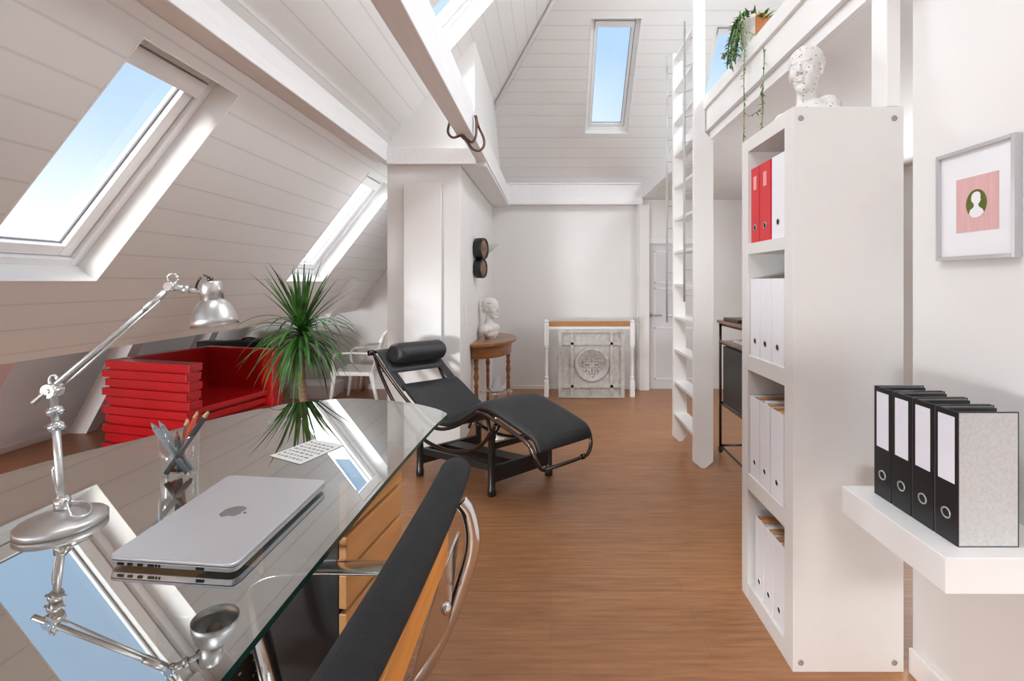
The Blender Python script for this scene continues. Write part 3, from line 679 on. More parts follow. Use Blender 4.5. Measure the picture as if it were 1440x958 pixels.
for k in range(5):
    a = 2*PI*k/5+0.3; v = Vector((math.cos(a), math.sin(a), 0))
    c0 = Vector((-0.62, 0.75, 0))
    MB().tube([c0+Vector((0, 0, 0.12)), c0+v*0.15+Vector((0, 0, 0.105)), c0+v*0.28+Vector((0, 0, 0.07))], [0.022, 0.018, 0.012], 10).build('leg', M['chrome'], t)
    mb = MB(); mb.lathe([(0.027, -0.012), (0.03, -0.006), (0.03, 0.006), (0.027, 0.012)], c0+v*0.28+Vector((0, 0, 0.03)), 16, (v.y, -v.x, 0)); mb.tube([c0+v*0.28+Vector((0, 0, 0.03)), c0+v*0.28+Vector((0, 0, 0.075))], 0.007, 8); mb.build('caster', M['blackpaint'], t)

# ------------------------------------------------------------------ chaise longue
O = Vector((-0.105, 2.814, 0)); VV = Vector((-0.87, 0.493, 0)); UU = Vector((0.76, 0.65, 0)); CW = 0.45
def C(s, w_, z): return O+VV*s+UU*w_+Vector((0, 0, z))
t = thing('chaise_longue', 'black leather tubular chaise longue on a black stand', 'chaise longue', C(0.7, 0.25, 0))
prof = catmull([(-0.004, 0, 0.350), (0.012, 0, 0.395), (0.045, 0, 0.42), (0.20, 0, 0.485), (0.376, 0, 0.548), (0.46, 0, 0.515), (0.60, 0, 0.43), (0.741, 0, 0.388), (0.86, 0, 0.415), (1.05, 0, 0.54), (1.25, 0, 0.705), (1.42, 0, 0.865)], 6)
th = 0.064
def off(i):
    a = prof[max(i-1, 0)]; b = prof[min(i+1, len(prof)-1)]; d = (b-a).normalized(); return Vector((-d.z, 0, d.x))
def slab(mb, i0, i1, w0, w1, o0, o1, sag=0.0):
    rings = []
    for i in range(i0, i1+1):
        n = off(i); r = []
        e = 1.0
        if i - i0 < 3: e = (0.80, 0.96, 1.0)[i-i0] if i0 == 0 else (0.25, 0.72, 0.94)[i-i0]
        if i1 - i < 3: e = min(e, (0.25, 0.72, 0.94)[i1-i])
        oc = (o0+o1)/2; oh = (o1-o0)/2*e
        K = 24
        for k in range(K):
            a = 2*PI*k/K
            cx = math.copysign(abs(math.cos(a))**0.35, math.cos(a)); cz = math.copysign(abs(math.sin(a))**0.55, math.sin(a))
            wv = (w0+w1)/2+(w1-w0)/2*cx; ov = oc+oh*cz
            p = prof[i]; r.append(C(p.x+n.x*ov, wv, p.z+n.z*ov-sag*(1-cx*cx)))
        rings.append(r)
    mb.ring_skin(rings)
mb = MB(); slab(mb, 0, 57, 0.0, CW, 0.004, 0.004+th, 0.003); mb.build('seat_mattress', M['leather'], t, bevel=0.012)
mb = MB(); slab(mb, 60, 66, 0.0, CW, 0.006, 0.030); mb.build('back_mattress', M['leather'], t)
for a_, b_ in ((0.0, 0.05), (CW-0.05, CW)):
    mb = MB(); slab(mb, 56, 62, a_, b_, 0.004, 0.024); mb.build('strap', M['leather'], t)
# pillow
n = off(63); pc = prof[63]; rings = []
for k in range(17):
    u = k/16; w_ = 0.035+u*(CW-0.055); e = min(1.0, 0.80+0.9*min(u, 1-u)*4) if 0 < k < 16 else 0.72
    rings.append([C(pc.x+n.x*0.100, w_, pc.z+n.z*0.100)+Vector((VV.x*math.cos(a)*0.085*e, VV.y*math.cos(a)*0.085*e, math.sin(a)*0.078*e)) for a in [2*PI*j/20 for j in range(20)]])
MB().ring_skin(rings).build('head_pillow', M['leather'], t, bevel=0.006)
for wq in (-0.012, CW+0.012):
    pts = [C(p.x, wq, p.z) for p in prof]
    MB().tube(pts, 0.0125, 10).build('side_tube', M['blacktube'], t)
    bow = catmull([(0.27, 0, 0.49), (0.31, 0, 0.42), (0.42, 0, 0.315), (0.60, 0, 0.258), (0.78, 0, 0.262), (0.95, 0, 0.32), (1.15, 0, 0.47), (1.32, 0, 0.69), (1.40, 0, 0.85)], 7)
    MB().tube([C(p.x, wq, p.z) for p in bow], 0.0125, 10).build('bow_runner', M['blacktube'], t)
# foot bar loop
lp = catmull([C(0.05, -0.012, 0.42), C(0.0, -0.012, 0.385), C(-0.03, -0.012, 0.32), C(-0.035, 0.03, 0.255), C(-0.035, 0.10, 0.245), C(-0.035, 0.35, 0.245), C(-0.035, CW-0.02, 0.26), C(-0.03, CW+0.012, 0.33), C(0.0, CW+0.012, 0.39), C(0.05, CW+0.012, 0.42)], 6)
mb = MB(); mb.tube(lp, 0.0125, 10); mb.lathe([(0.018, -0.012), (0.018, 0.012)], C(-0.035, 0.38, 0.247), 12, UU); mb.build('foot_bar', M['blacktube'], t)
mb = MB(); mb.tube([C(1.425, -0.02, 0.862), C(1.425, CW+0.02, 0.862)], 0.012, 10); mb.lathe([(0.022, -0.02), (0.022, 0.02)], C(1.425, -0.02, 0.86), 12, UU); mb.build('head_bar', M['blacktube'], t)
for s in (0.36, 1.0):
    for w_ in (0.045, 0.535):
        mb = MB(); mb.lathe([(0.019, 0.0), (0.028, 0.004), (0.028, 0.045), (0.024, 0.052), (0.024, 0.37 if s < 0.5 else 0.26), (0.029, 0.375 if s < 0.5 else 0.265), (0.029, 0.405 if s < 0.5 else 0.285)], C(s, w_, 0), 18)
        mb.build('leg', M['blackpaint'], t)
def bar(mb, p, q, hw, z0, z1):
    d = (q-p).normalized(); sd = Vector((-d.y, d.x, 0))*hw
    mb.prism([Vector((v.x, v.y, z0)) for v in (p+sd, q+sd, q-sd, p-sd)], (0, 0, z1-z0))
mb = MB()
bar(mb, C(0.36, 0.05, 0), C(0.36, 0.53, 0), 0.016, 0.085, 0.19); bar(mb, C(1.0, 0.05, 0), C(1.0, 0.53, 0), 0.016, 0.085, 0.19)
bar(mb, C(0.36, 0.29, 0), C(1.0, 0.29, 0), 0.055, 0.12, 0.185); bar(mb, C(0.36, 0.06, 0), C(0.36, 0.52, 0), 0.012, 0.30, 0.335)
bar(mb, C(0.36, 0.06, 0), C(1.0, 0.06, 0), 0.012, 0.155, 0.20)
mb.build('stand', M['blackpaint'], t, bevel=0.003)
for w_ in (0.045, CW):
    mb = MB(); mb.tube([C(0.29, w_, 0.48), C(0.36, w_, 0.36), C(0.40, w_, 0.53)], 0.013, 8); mb.build('fork', M['blackpaint'], t)
    mb = MB(); mb.tube([C(1.0, w_, 0.26), C(0.97, w_, 0.335)], 0.012, 8); mb.build('support', M['blackpaint'], t)

# ------------------------------------------------------------------ red armchair of stacked planks
SO = Vector((-3.72, 3.86, 0)); SX = Vector((0.970, -0.243, 0)); SY = Vector((0.243, 0.970, 0)); SL, SD = 0.90, 0.92
def SP(a, b, z): return SO+SX*a+SY*b+Vector((0, 0, z))
t = thing('red_armchair', 'low red lacquered armchair of stacked planks, left of the plant', 'armchair', SP(0.45, 0.46, 0))
def sbox(mb, a0, a1, b0, b1, z0, z1):
    mb.prism([SP(a0, b0, z0), SP(a1, b0, z0), SP(a1, b1, z0), SP(a0, b1, z0)], (0, 0, z1-z0))
NR = 10; pitch = 0.755/NR; arm = 0.11
for side, (b0, b1) in (('near', (0, arm)), ('far', (SD-arm, SD))):
    mb = MB()
    for k in range(NR):
        o = 0.0 if k % 2 else -0.014
        if k == NR-1: o = 0.0
        z0 = k*pitch+(0.004 if k else 0); sbox(mb, o, SL+(0.0 if k % 2 else -0.012), b0+(o if side == 'near' else 0), b1-(o if side == 'far' else 0), z0, z0+pitch*0.78)
    sbox(mb, 0.02, SL-0.02, b0+0.02, b1-0.012, 0.01, 0.75-0.01)
    if side == 'far': sbox(mb, 0.10, SL-0.004, b0-0.012, b0+0.03, 0.02, 0.752)
    mb.build('armrest', M['redlac'], t, bevel=0.003)
mb = MB()
for k in range(NR):
    o = 0.0 if k % 2 else -0.014
    z0 = k*pitch+(0.004 if k else 0); sbox(mb, o, 0.10, arm, SD-arm, z0, z0+pitch*0.78)
sbox(mb, 0.03, 0.11, arm-0.01, SD-arm+0.01, 0.01, 0.748); mb.build('backrest', M['redlac'], t, bevel=0.003)
mb = MB(); sbox(mb, 0.10, SL-0.03, arm-0.005, SD-arm+0.005, 0.325, 0.37); mb.build('seat', M['redlac'], t, bevel=0.004)
mb = MB()
for k in range(4): sbox(mb, 0.10, SL-(0.05 if k % 2 else 0.03), arm-0.005, SD-arm+0.005, 0.02+k*pitch, 0.02+k*pitch+pitch*0.66)
sbox(mb, 0.12, SL-0.09, arm, SD-arm, 0.0, 0.33); mb.build('front_rail', M['redlac'], t, bevel=0.003)
# black case behind it
t = thing('black_case', 'black case standing behind the red armchair', 'case', (-3.45, 5.05, 0))
mb = MB(); mb.prism([(-3.82, 4.98, 0), (-3.12, 4.98, 0), (-3.10, 4.98, 0.70), (-3.13, 4.98, 0.765), (-3.22, 4.98, 0.775), (-3.42, 4.98, 0.76), (-3.60, 4.98, 0.748), (-3.82, 4.98, 0.75)], (0, 0.16, 0)); mb.build('body', M['leather'], t, bevel=0.02)
MB().tube(catmull([(-3.38, 5.06, 0.755), (-3.36, 5.06, 0.775), (-3.28, 5.06, 0.785), (-3.22, 5.06, 0.77)], 5), 0.009, 8).build('handle', M['blacktube'], t)

# ------------------------------------------------------------------ dracaena
pc = Vector((-1.62, 3.02, 0)); crown = P(424, 470, 3.02)
t = thing('dracaena_plant', 'potted dragon tree with long narrow green leaves behind the desk', 'plant', pc)
MB().lathe([(0.001, 0), (0.12, 0), (0.125, 0.01), (0.155, 0.30), (0.16, 0.31), (0.15, 0.315), (0.145, 0.29), (0.001, 0.29)], pc, 36).build('pot', M['grey_pot'], t)
MB().lathe([(0.001, 0.291), (0.144, 0.291), (0.10, 0.297), (0.001, 0.300)], pc, 24).build('soil', M['soil'], t)
mb = MB(); tp = catmull([pc+Vector((0, 0, 0.28)), pc+Vector((0.012, 0, 0.55)), pc+Vector((-0.008, 0, 0.80)), Vector((crown.x, crown.y, crown.z-0.02))], 14)
mb.tube(tp, [0.024+0.003*math.sin(i*1.7) for i in range(len(tp))], 12); mb.build('trunk', M['bark'], t)
mb = MB(); rnd = random.Random(11)
def leaf(mb, base, az, el, L, wd, droop):
    d = Vector((math.cos(az)*math.cos(el), math.sin(az)*math.cos(el), math.sin(el))); p = Vector(base); N = 12; pl = []
    for i in range(N+1):
        pl.append(p.copy()); p = p+d*(L/N); d = (d+Vector((0, 0, -droop/N))).normalized()
    side = Vector((-math.sin(az), math.cos(az), 0)); L1, L2, Cn = [], [], []
    for i, q in enumerate(pl):
        u = i/N; ww = wd*(0.55+0.45*min(1, u*5))*(1-u**2.2)+0.0006
        tdir = (pl[min(i+1, N)]-pl[max(i-1, 0)]).normalized(); nn = side.cross(tdir).normalized()
        L1.append(mb.bm.verts.new(q-side*ww+nn*ww*0.35)); L2.append(mb.bm.verts.new(q+side*ww+nn*ww*0.35)); Cn.append(mb.bm.verts.new(q))
    for i in range(N):
        for A, B in ((L1, Cn), (Cn, L2)):
            f = mb.bm.faces.new((A[i], B[i], B[i+1], A[i+1])); f.smooth = True
for k in range(135):
    u = (k+0.5)/135; el = math.radians(78-112*u+rnd.uniform(-9, 9)); az = k*2.39996+rnd.uniform(-.2, .2)
    L = rnd.uniform(0.32, 0.49)*(1.0 if u < .5 else 1.0); dr = rnd.uniform(0.25, 0.8) if el > 0.9 else rnd.uniform(1.0, 2.6)
    leaf(mb, crown+Vector((0, 0, 0.05-0.10*u)), az, el, L, rnd.uniform(0.009, 0.0145), dr)
for az, el, L in ((PI*0.5, 1.50, 0.48), (PI, 1.46, 0.42), (0.2, 1.42, 0.40), (PI*0.86, 0.80, 0.50), (PI*0.95, 1.05, 0.50), (0.05, 0.72, 0.44), (-0.2, 0.95, 0.42)): leaf(mb, crown+Vector((0, 0, 0.04)), az, el, L, 0.0105, 0.25)
mb.build('foliage', M['leaf'], t)

# ------------------------------------------------------------------ white garden chair at the end of the alcove
gx, gy = -2.20, 5.46
t = thing('garden_chair', 'white plastic garden armchair near the back wall, left of the column', 'chair', (gx, gy, 0))
mb = MB(); mb.prism([(-2.50, gy-0.23, 0.30), (-2.46, gy-0.23, 0.33), (-2.02, gy-0.23, 0.325), (-2.02, gy-0.23, 0.37), (-2.47, gy-0.23, 0.385), (-2.50, gy-0.23, 0.37)], (0, 0.46, 0)); mb.build('seat', M['plastic'], t, bevel=0.01)
def gback(y): return [(-2.03, y, 0.36), (-1.99, y, 0.50), (-1.93, y, 0.68), (-1.90, y, 0.80)]
mb = MB()
for yy in (gy-0.20, gy-0.12, gy-0.04, gy+0.04, gy+0.12, gy+0.20): mb.tube(catmull(gback(yy), 4), 0.030, 8, flat=0.3, up=(1, 0, 0))
mb.tube(catmull([(-1.935, gy-0.22, 0.70), (-1.90, gy-0.17, 0.80), (-1.885, gy, 0.83), (-1.90, gy+0.17, 0.80), (-1.935, gy+0.22, 0.70)], 6), 0.024, 10, flat=0.6); mb.tube([(-1.985, gy-0.22, 0.50), (-1.985, gy+0.22, 0.50)], 0.018, 8)
mb.build('backrest', M['plastic'], t)
for s in (-1, 1):
    yy = gy+s*0.235
    mb = MB(); mb.tube(catmull([(-2.44, yy, 0.36), (-2.46, yy, 0.50), (-2.42, yy, 0.575), (-2.25, yy, 0.59), (-2.05, yy, 0.585), (-1.95, yy-s*0.02, 0.60)], 6), 0.020, 10, flat=0.6); mb.build('armrest', M['plastic'], t)
    for x0, x1 in ((-2.44, -2.49), (-2.03, -1.95)):
        MB().tube([(x0, yy, 0.37), (x1, yy, 0.0)], [0.028, 0.018], 8).build('leg', M['plastic'], t)
t = thing('wooden_stool', 'small tan wooden stool behind the garden chair', 'stool', (-2.15, 5.84, 0))
MB().box(-2.42, -1.90, 5.74, 5.98, 0.27, 0.30).build('seat', M['tanwood'], t, bevel=0.004)
for x in (-2.38, -1.94):
    for y in (5.77, 5.95): MB().tube([(x, y, 0.272), (x+(-.03 if x < -2.2 else .03), y, 0)], 0.018, 8).build('leg', M['tanwood'], t)
tag(bx(-3.10, -2.62, 5.50, 5.86, 0.0, 0.16).build('low_plinth', M['paint'], bevel=0.004), 'low white plinth on the floor behind the plant', 'plinth')

# ------------------------------------------------------------------ column panel, wall things
t = thing('panel_radiator', 'tall flat white panel radiator on the column', 'radiator', (-1.06, 3.86, 0.2))
MB().box(-1.218, -0.907, 3.838, 3.862, 0.2, 2.215).build('panel', M['paint'], t, bevel=0.003)
MB().box(-1.19, -0.94, 3.862, 3.8795, 0.3, 2.1).build('bracket', M['steel'], t)
wx = -0.757
t = thing('wall_ornament', 'black figure-eight wall piece with two brown round faces', 'wall ornament', (wx+0.03, 4.60, 1.62))
for zc, R, dep in ((1.725, 0.108, 0.085), (1.530, 0.098, 0.075)):
    c = Vector((wx+0.026, 4.60, zc))
    mb = MB(); mb.lathe([(R*0.98, 0), (R, 0.006), (R, dep-0.004), (R*0.97, dep), (R*0.84, dep), (R*0.82, dep-0.014), (0.001, dep-0.014)], c, 36, (0.97, -0.24, 0)); dr = mb.build('round_case', M['blackpaint'], t)
    mb = MB(); mb.lathe([(0.001, dep-0.013), (R*0.80, dep-0.013), (R*0.79, dep-0.008), (R*0.5, dep-0.003), (R*0.2, dep-0.001), (0.001, dep+0.006)], c, 32, (0.97, -0.24, 0)); mb.build('disc', M['discs'], dr)
sc = Vector((wx+0.001, 5.22, 1.70))
t = thing('wall_sconce', 'white half-bowl wall light above the plaster bust', 'wall light', sc)
mb = MB(); mb.lathe([(0.015, 0.0), (0.05, 0.012), (0.11, 0.055), (0.165, 0.12), (0.160, 0.12), (0.10, 0.062), (0.04, 0.022)], sc, 24, (0, 0, 1), -PI/2, PI/2, 1.0, 0.8, cap=False); mb.build('bowl', mat('sconce_white', (0.58, 0.56, 0.53), 0.5), t)
mb = MB(); mb.box(sc.x-0.001, sc.x+0.03, sc.y-0.03, sc.y+0.03, sc.z-0.02, sc.z+0.05); mb.build('mount', M['paint'], t, bevel=0.004)
t = thing('light_switch', 'small white light switch on the side wall below the ornament', 'switch', (wx+0.001, 4.12, 1.10))
MB().box(wx, wx+0.010, 4.08, 4.16, 1.02, 1.18).build('plate', M['plastic'], t, bevel=0.003); MB().box(wx+0.010, wx+0.014, 4.10, 4.14, 1.07, 1.13).build('rocker', M['plastic'], t, bevel=0.001)

# half-round table
t = thing('demilune_table', 'half-round walnut side table with turned legs against the side wall', 'table', (-0.60, 4.85, 0))
TZ = 0.81; cyy = 4.85
def half(rx, ry, z, n=32): return [(wx+0.012, cyy-ry, z)]+[(wx+0.012+rx*math.cos(a), cyy+ry*math.sin(a), z) for a in [-PI/2+PI*k/n for k in range(n+1)]]+[(wx+0.012, cyy+ry, z)]
MB().prism(half(0.385, 0.53, TZ-0.028)[1:-1], (0, 0, 0.028)).build('tabletop', M['wood_table'], t, bevel=0.006)
MB().prism(half(0.335, 0.47, TZ-0.15)[1:-1], (0, 0, 0.122)).build('apron', M['wood_table'], t, bevel=0.003)
lp = [(0.012, 0.0), (0.016, 0.02), (0.020, 0.06), (0.016, 0.11), (0.024, 0.14), (0.016, 0.17), (0.019, 0.22), (0.024, 0.30), (0.019, 0.37), (0.026, 0.39), (0.017, 0.42), (0.030, 0.48), (0.018, 0.53), (0.026, 0.56), (0.018, 0.59), (0.024, 0.61), (0.024, 0.66)]
for x, y in ((-0.712, 4.44), (-0.712, 5.26), (-0.445, 4.88)):
    MB().lathe([(r*0.9, z) for r, z in lp], (x, y, 0), 18).box(x-0.024, x+0.024, y-0.024, y+0.024, 0.655, 0.79).build('leg', M['wood_table'], t)

# busts --------------------------------------------------------------
def bust(name, label, m, loc, yaw_, hh, voxel, hair, H=0.92):
    """hh = height of the head; built looking along local +X"""
    t = thing(name, label, 'bust', loc)
    s = hh; mb = MB(); q = Matrix.Rotation(yaw_, 4, 'Z'); B = Vector(loc)
    def e(c, r, rot=None): 
        R = q.to_3x3() @ (rot if rot is not None else Matrix.Identity(3))
        mb.ell(B+q @ (Vector(c)*s), Vector(r)*s, R, 20, 14)
    z = H+0.5
    ry = lambda a: Matrix.Rotation(a, 3, 'Y')
    e((-0.04, 0, z+0.17), (0.40, 0.31, 0.32)); e((0.05, 0, z+0.0), (0.31, 0.265, 0.36)); e((0.13, 0, z-0.22), (0.20, 0.185, 0.25))
    e((0.27, 0, z-0.415), (0.085, 0.10, 0.085)); e((0.0, 0, z-0.2), (0.22, 0.22, 0.22))
    e((0.318, 0, z+0.085), (0.05, 0.17, 0.04)); e((0.375, 0, z-0.04), (0.045, 0.035, 0.13), ry(-0.30)); e((0.405, 0, z-0.115), (0.055, 0.048, 0.038))
    e((0.345, 0, z-0.225), (0.045, 0.085, 0.024)); e((0.335, 0, z-0.275), (0.042, 0.07, 0.026))
    for sy in (-1, 1):
        e((0.295, sy*0.105, z+0.012), (0.045, 0.060, 0.036)); e((0.235, sy*0.14, z-0.10), (0.095, 0.085, 0.12))
        e((-0.02, sy*0.285, z-0.03), (0.055, 0.030, 0.11)); e((0.34, sy*0.04, z-0.12), (0.035, 0.025, 0.028))
    # neck and chest
    pts = [B+q @ (Vector(p)*s) for p in ((-0.06, 0, z-0.1), (-0.07, 0, H+0.12), (-0.08, 0, H-0.12), (-0.08, 0, H-0.35))]
    mb.tube(catmull(pts, 4), [0.20*s, 0.195*s, 0.19*s, 0.185*s, 0.18*s, 0.18*s, 0.185*s, 0.19*s, 0.20*s, 0.22*s, 0.24*s, 0.27*s, 0.32*s], 20)
    e((-0.02, 0, H-0.42), (0.34, 0.56, 0.28)); e((0.02, 0, H-0.60), (0.30, 0.42, 0.26))
    for sy in (-1, 1): e((-0.04, sy*0.42, H-0.43), (0.22, 0.20, 0.22))
    if hair == 'curls':
        for k in range(46):
            a = k*2.4; u = (k+0.5)/46; ph = math.acos(1-1.25*u); c = Vector((-0.06+0.40*math.sin(ph)*math.cos(a), 0.315*math.sin(ph)*math.sin(a), z+0.17+0.32*math.cos(ph)))
            if c.x > 0.24 and c.z < z+0.26: continue
            e(c, (0.05, 0.05, 0.04))
    elif hair == 'short':
        e((-0.27, 0.30, H-0.25), (0.27, 0.27, 0.27)); e((-0.1, 0.1, H-0.25), (0.3, 0.3, 0.2))
        e((-0.07, 0, z+0.18), (0.40, 0.325, 0.335))
        e((0.05, 0, z+0.22), (0.27, 0.27, 0.16))
    elif hair == 'cap':
        e((-0.06, 0, z+0.15), (0.40, 0.335, 0.345)); e((-0.31, 0, z-0.10), (0.13, 0.16, 0.13)); e((0.31, 0, z-0.40), (0.07, 0.08, 0.07))
        for k in range(17): e((0.285*math.cos((k-8)*0.17), 0.31*math.sin((k-8)*0.17), z+0.26), (0.04, 0.045, 0.03))
    for v in mb.bm.verts: v.co.z = max(v.co.z, B.z+0.04*s)
    o = mb.build('figure', m, t, remesh=voxel)
    mb = MB(); c = B+q @ Vector((0.0, 0, 0)); 
    mb.lathe([(0.24*s, 0), (0.25*s, 0.01*s), (0.25*s, 0.09*s), (0.22*s, 0.12*s), (0.20*s, 0.26*s)], c, 28); mb.build('pedestal', m, t, bevel=0.001)
    return t
bust('plaster_bust', 'small cream plaster bust on the half-round table', M['plaster'], (-0.625, 4.84, TZ), math.radians(-28), 0.235, 0.0032, 'cap', 0.82)
bust('spotted_bust', 'white head bust with dark chips on top of the bookcase', M['spotted'], (1.038, 1.88, 2.028), math.radians(-135), 0.205, 0.003, 'short', 0.60)

# glass disc table and leftover white card by the wall
t = thing('glass_side_table', 'small round glass side table behind the chaise longue', 'table', (-0.47, 4.18, 0))
MB().lathe([(0.001, 0.0), (0.15, 0.0), (0.152, 0.004), (0.15, 0.008), (0.001, 0.008)], (-0.49, 4.16, 0.40), 36).build('glass_top', M['glassy'], t)
MB().lathe([(0.10, 0), (0.10, 0.006), (0.010, 0.012), (0.010, 0.385), (0.05, 0.392), (0.05, 0.40)], (-0.49, 4.16, 0), 24).build('stem', M['chrome'], t)
t = thing('white_card', 'folded white card leaning against the back wall under the table', 'card', (-0.70, 5.95, 0))
mb = MB(); mb.prism([(-0.755, 5.93, 0.002), (-0.60, 5.93, 0.002), (-0.67, 5.955, 0.20)], (0, 0.005, 0)); mb.prism([(-0.66, 5.90, 0.002), (-0.52, 5.94, 0.002), (-0.58, 5.955, 0.10)], (0, 0.005, 0)); mb.build('sheet', M['binder_white'], t)

# ------------------------------------------------------------------ stair guard with the cast panel
gyy = 5.62; g = gyy/FPX
def gxz(px, py): return ((px-VX)*g, CAMZ-(py-VY)*g)
t = thing('stair_guard', 'white stair guard with an oak rail against the back wall', 'railing', ((830-VX)*g, gyy, 0))
for px in (768.5, 889):
    x = (px-VX)*g; R = 0.028
    mb = MB(); mb.box(x-R, x+R, gyy-R, gyy+R, 0, 0.20); mb.box(x-R, x+R, gyy-R, gyy+R, 0.62, 0.90)
    mb.lathe([(0.027, 0.20), (0.020, 0.215), (0.027, 0.225), (0.027, 0.24), (0.018, 0.25), (0.022, 0.35), (0.019, 0.56), (0.018, 0.585), (0.026, 0.59), (0.026, 0.605), (0.020, 0.61), (0.027, 0.62)], (x, gyy, 0), 18)
    mb.lathe([(0.022, 0.90), (0.032, 0.905), (0.034, 0.918), (0.020, 0.935), (0.001, 0.942)], (x, gyy, 0), 16); mb.build('newel_post', M['paint'], t, bevel=0.002)
x0, z0 = gxz(772, 453); x1, z1 = gxz(886, 457.5)
MB().box(x0, x1, gyy-0.025, gyy+0.025, z1-0.01, z0+0.01).build('handrail', M['wood_rail'], t, bevel=0.006)
mb = MB(); mb.box(x0, x1, gyy-0.012, gyy+0.012, z1-0.045, z1-0.012); mb.build('rail_support', M['paint'], t)
px0, pz1 = gxz(785, 463); px1, pz0 = gxz(877, 551)
t = thing('iron_panel', 'square pale cast-iron grille with a round medallion, against the stair guard', 'grille', ((px0+px1)/2, gyy-0.06, 0))
yb = gyy-0.055
mb = MB(); pz0 = 0.004
Wd = px1-px0; Hh = pz1-pz0
def fr(mb, a, b, c, d, y0=None, y1=None): mb.box(px0+a*Wd, px0+b*Wd, yb-0.028 if y0 is None else y0, yb if y1 is None else y1, pz0+c*Hh, pz0+d*Hh)
fr(mb, 0, 0.06, 0, 1); fr(mb, 0.94, 1, 0, 1); fr(mb, 0.06, 0.94, 0, 0.04); fr(mb, 0.06, 0.94, 0.955, 1)
fr(mb, 0.185, 0.235, 0.04, 0.955); fr(mb, 0.78, 0.83, 0.04, 0.955); fr(mb, 0.06, 0.94, 0.145, 0.195); fr(mb, 0.06, 0.94, 0.775, 0.82); fr(mb, 0.49, 0.51, 0.04, 0.145)
fr(mb, 0.0, 1.0, 0.0, 1.0, yb-0.004, yb+0.002)
mb.build('lattice', M['iron'], t, bevel=0.003)
mc = Vector((px0+0.508*Wd, yb-0.004, pz0+0.485*Hh)); Rm = 0.255*Wd
mb = MB(); mb.lathe([(Rm*1.02, 0), (Rm*1.02, 0.020), (Rm*0.94, 0.024), (Rm*0.86, 0.020), (Rm*0.84, 0.012), (0.001, 0.012)], mc, 44, (0, -1, 0)); md = mb.build('medallion', M['iron'], t)
mb = MB()
for k in range(12):
    a = PI/6*k; r = Rm*(0.62 if k % 3 == 0 else 0.52); c = mc+Vector((r*math.cos(a), -0.013, r*math.sin(a)))
    mb.tube([c+Vector((0.026*math.cos(a+u)*(1 if k % 2 else .7), 0, 0.026*math.sin(a+u))) for u in [j*PI/6 for j in range(11)]], 0.0045, 6)
for k in range(4):
    a = PI/2*k; mb.tube([mc+Vector((0.03*math.cos(a), -0.013, 0.03*math.sin(a))), mc+Vector((Rm*0.42*math.cos(a), -0.013, Rm*0.42*math.sin(a)))], 0.006, 6)
    mb.ell(mc+Vector((0.05*math.cos(a+PI/4), -0.013, 0.05*math.sin(a+PI/4))), (0.009, 0.006, 0.009))
mb.build('relief', M['irondark'], md)

# ------------------------------------------------------------------ ladder with tube handrails
t = thing('gallery_ladder', 'white steep ladder with flat treads up to the gallery', 'ladder', (1.14, 3.78, 0))
mb = MB(); mb.prism([(1.075, 3.465, 0.045), (1.13, 3.465, 0.0), (1.165, 3.465, 0.0), (1.222, 3.465, 0.05), (1.222, 3.465, 2.46), (1.16, 3.465, 2.52), (1.158, 3.465, 4.4), (1.075, 3.465, 4.4)], (0, 0.035, 0)); mb.build('side_plank', M['paint'], t, bevel=0.002)
mb = MB(); mb.prism([(1.075, 4.05, 0.045), (1.12, 4.05, 0.0), (1.155, 4.05, 0.0), (1.20, 4.05, 0.05), (1.165, 4.05, 2.46), (1.16, 4.05, 2.52), (1.158, 4.05, 3.4), (1.075, 4.05, 3.4)], (0, 0.03, 0)); mb.build('side_plank', M['paint'], t, bevel=0.002)
for k in range(12):
    z = 0.236+0.283*k; xe = 1.205 if z < 2.4 else 1.158
    MB().box(1.085, xe, 3.50, 4.05, z-0.012, z+0.012).build('tread', M['paint'], t, bevel=0.002)
mat('grey_rail', (0.50, 0.50, 0.50), 0.35)
for yy, zb, zt, px in ((3.555, 1.245, 3.40, 1.03), (4.085, 1.04, 3.39, 1.03)):
    h = MB().tube([(px, yy, zb), (px, yy, zt)], 0.009, 10).build('handrail', MATS['grey_rail'], t)
    mb = MB(); z = zb+0.05
    while z < zt: mb.tube([(px, yy, z), (1.078, yy-0.065 if yy < 3.7 else yy-0.01, z)], 0.004, 6); z += 0.195
    mb.build('spacer', MATS['grey_rail'], h)

# ------------------------------------------------------------------ bookcase
bx0, bx1, by0, by1, H = 0.869, 1.266, 1.656, 2.097, 2.027
t = thing('bookcase', 'tall narrow white bookcase with four open bays of binders', 'bookcase', (1.07, 1.88, 0))
mb = MB(); mb.box(bx0, bx1, by0, by0+0.061, 0, H); mb.build('side_panel', M['shelf'], t, bevel=0.0015)
mb = MB(); mb.box(bx0, bx1, by1-0.061, by1, 0, H); mb.build('side_panel', M['shelf'], t, bevel=0.0015)
for z0, z1 in ((0, 0.07), (0.487, 0.555), (1.012, 1.077), (1.519, 1.566), (1.970, H)):
    MB().box(bx0+0.0005, bx1-0.0005, by0+0.061, by1-0.061, z0, z1).build('shelf_board', M['shelf'], t, bevel=0.001)
MB().box(bx1-0.012, bx1-0.002, by0+0.061, by1-0.061, 0.07, 1.97).build('back_panel', M['shelf'], t)
for x in (bx0+0.028, bx1-0.034):
    for z in (0.034, 1.985): MB().lathe([(0.0105, 0), (0.0105, 0.0015), (0.007, 0.002), (0.004, 0.0005), (0.001, 0.0005)], (x, by0, z), 14, (0, -1, 0)).build('screw_cap', mat('cap_grey%d' % int(x*1000+z*10), (0.35, 0.34, 0.33), 0.5, 0.3), t)

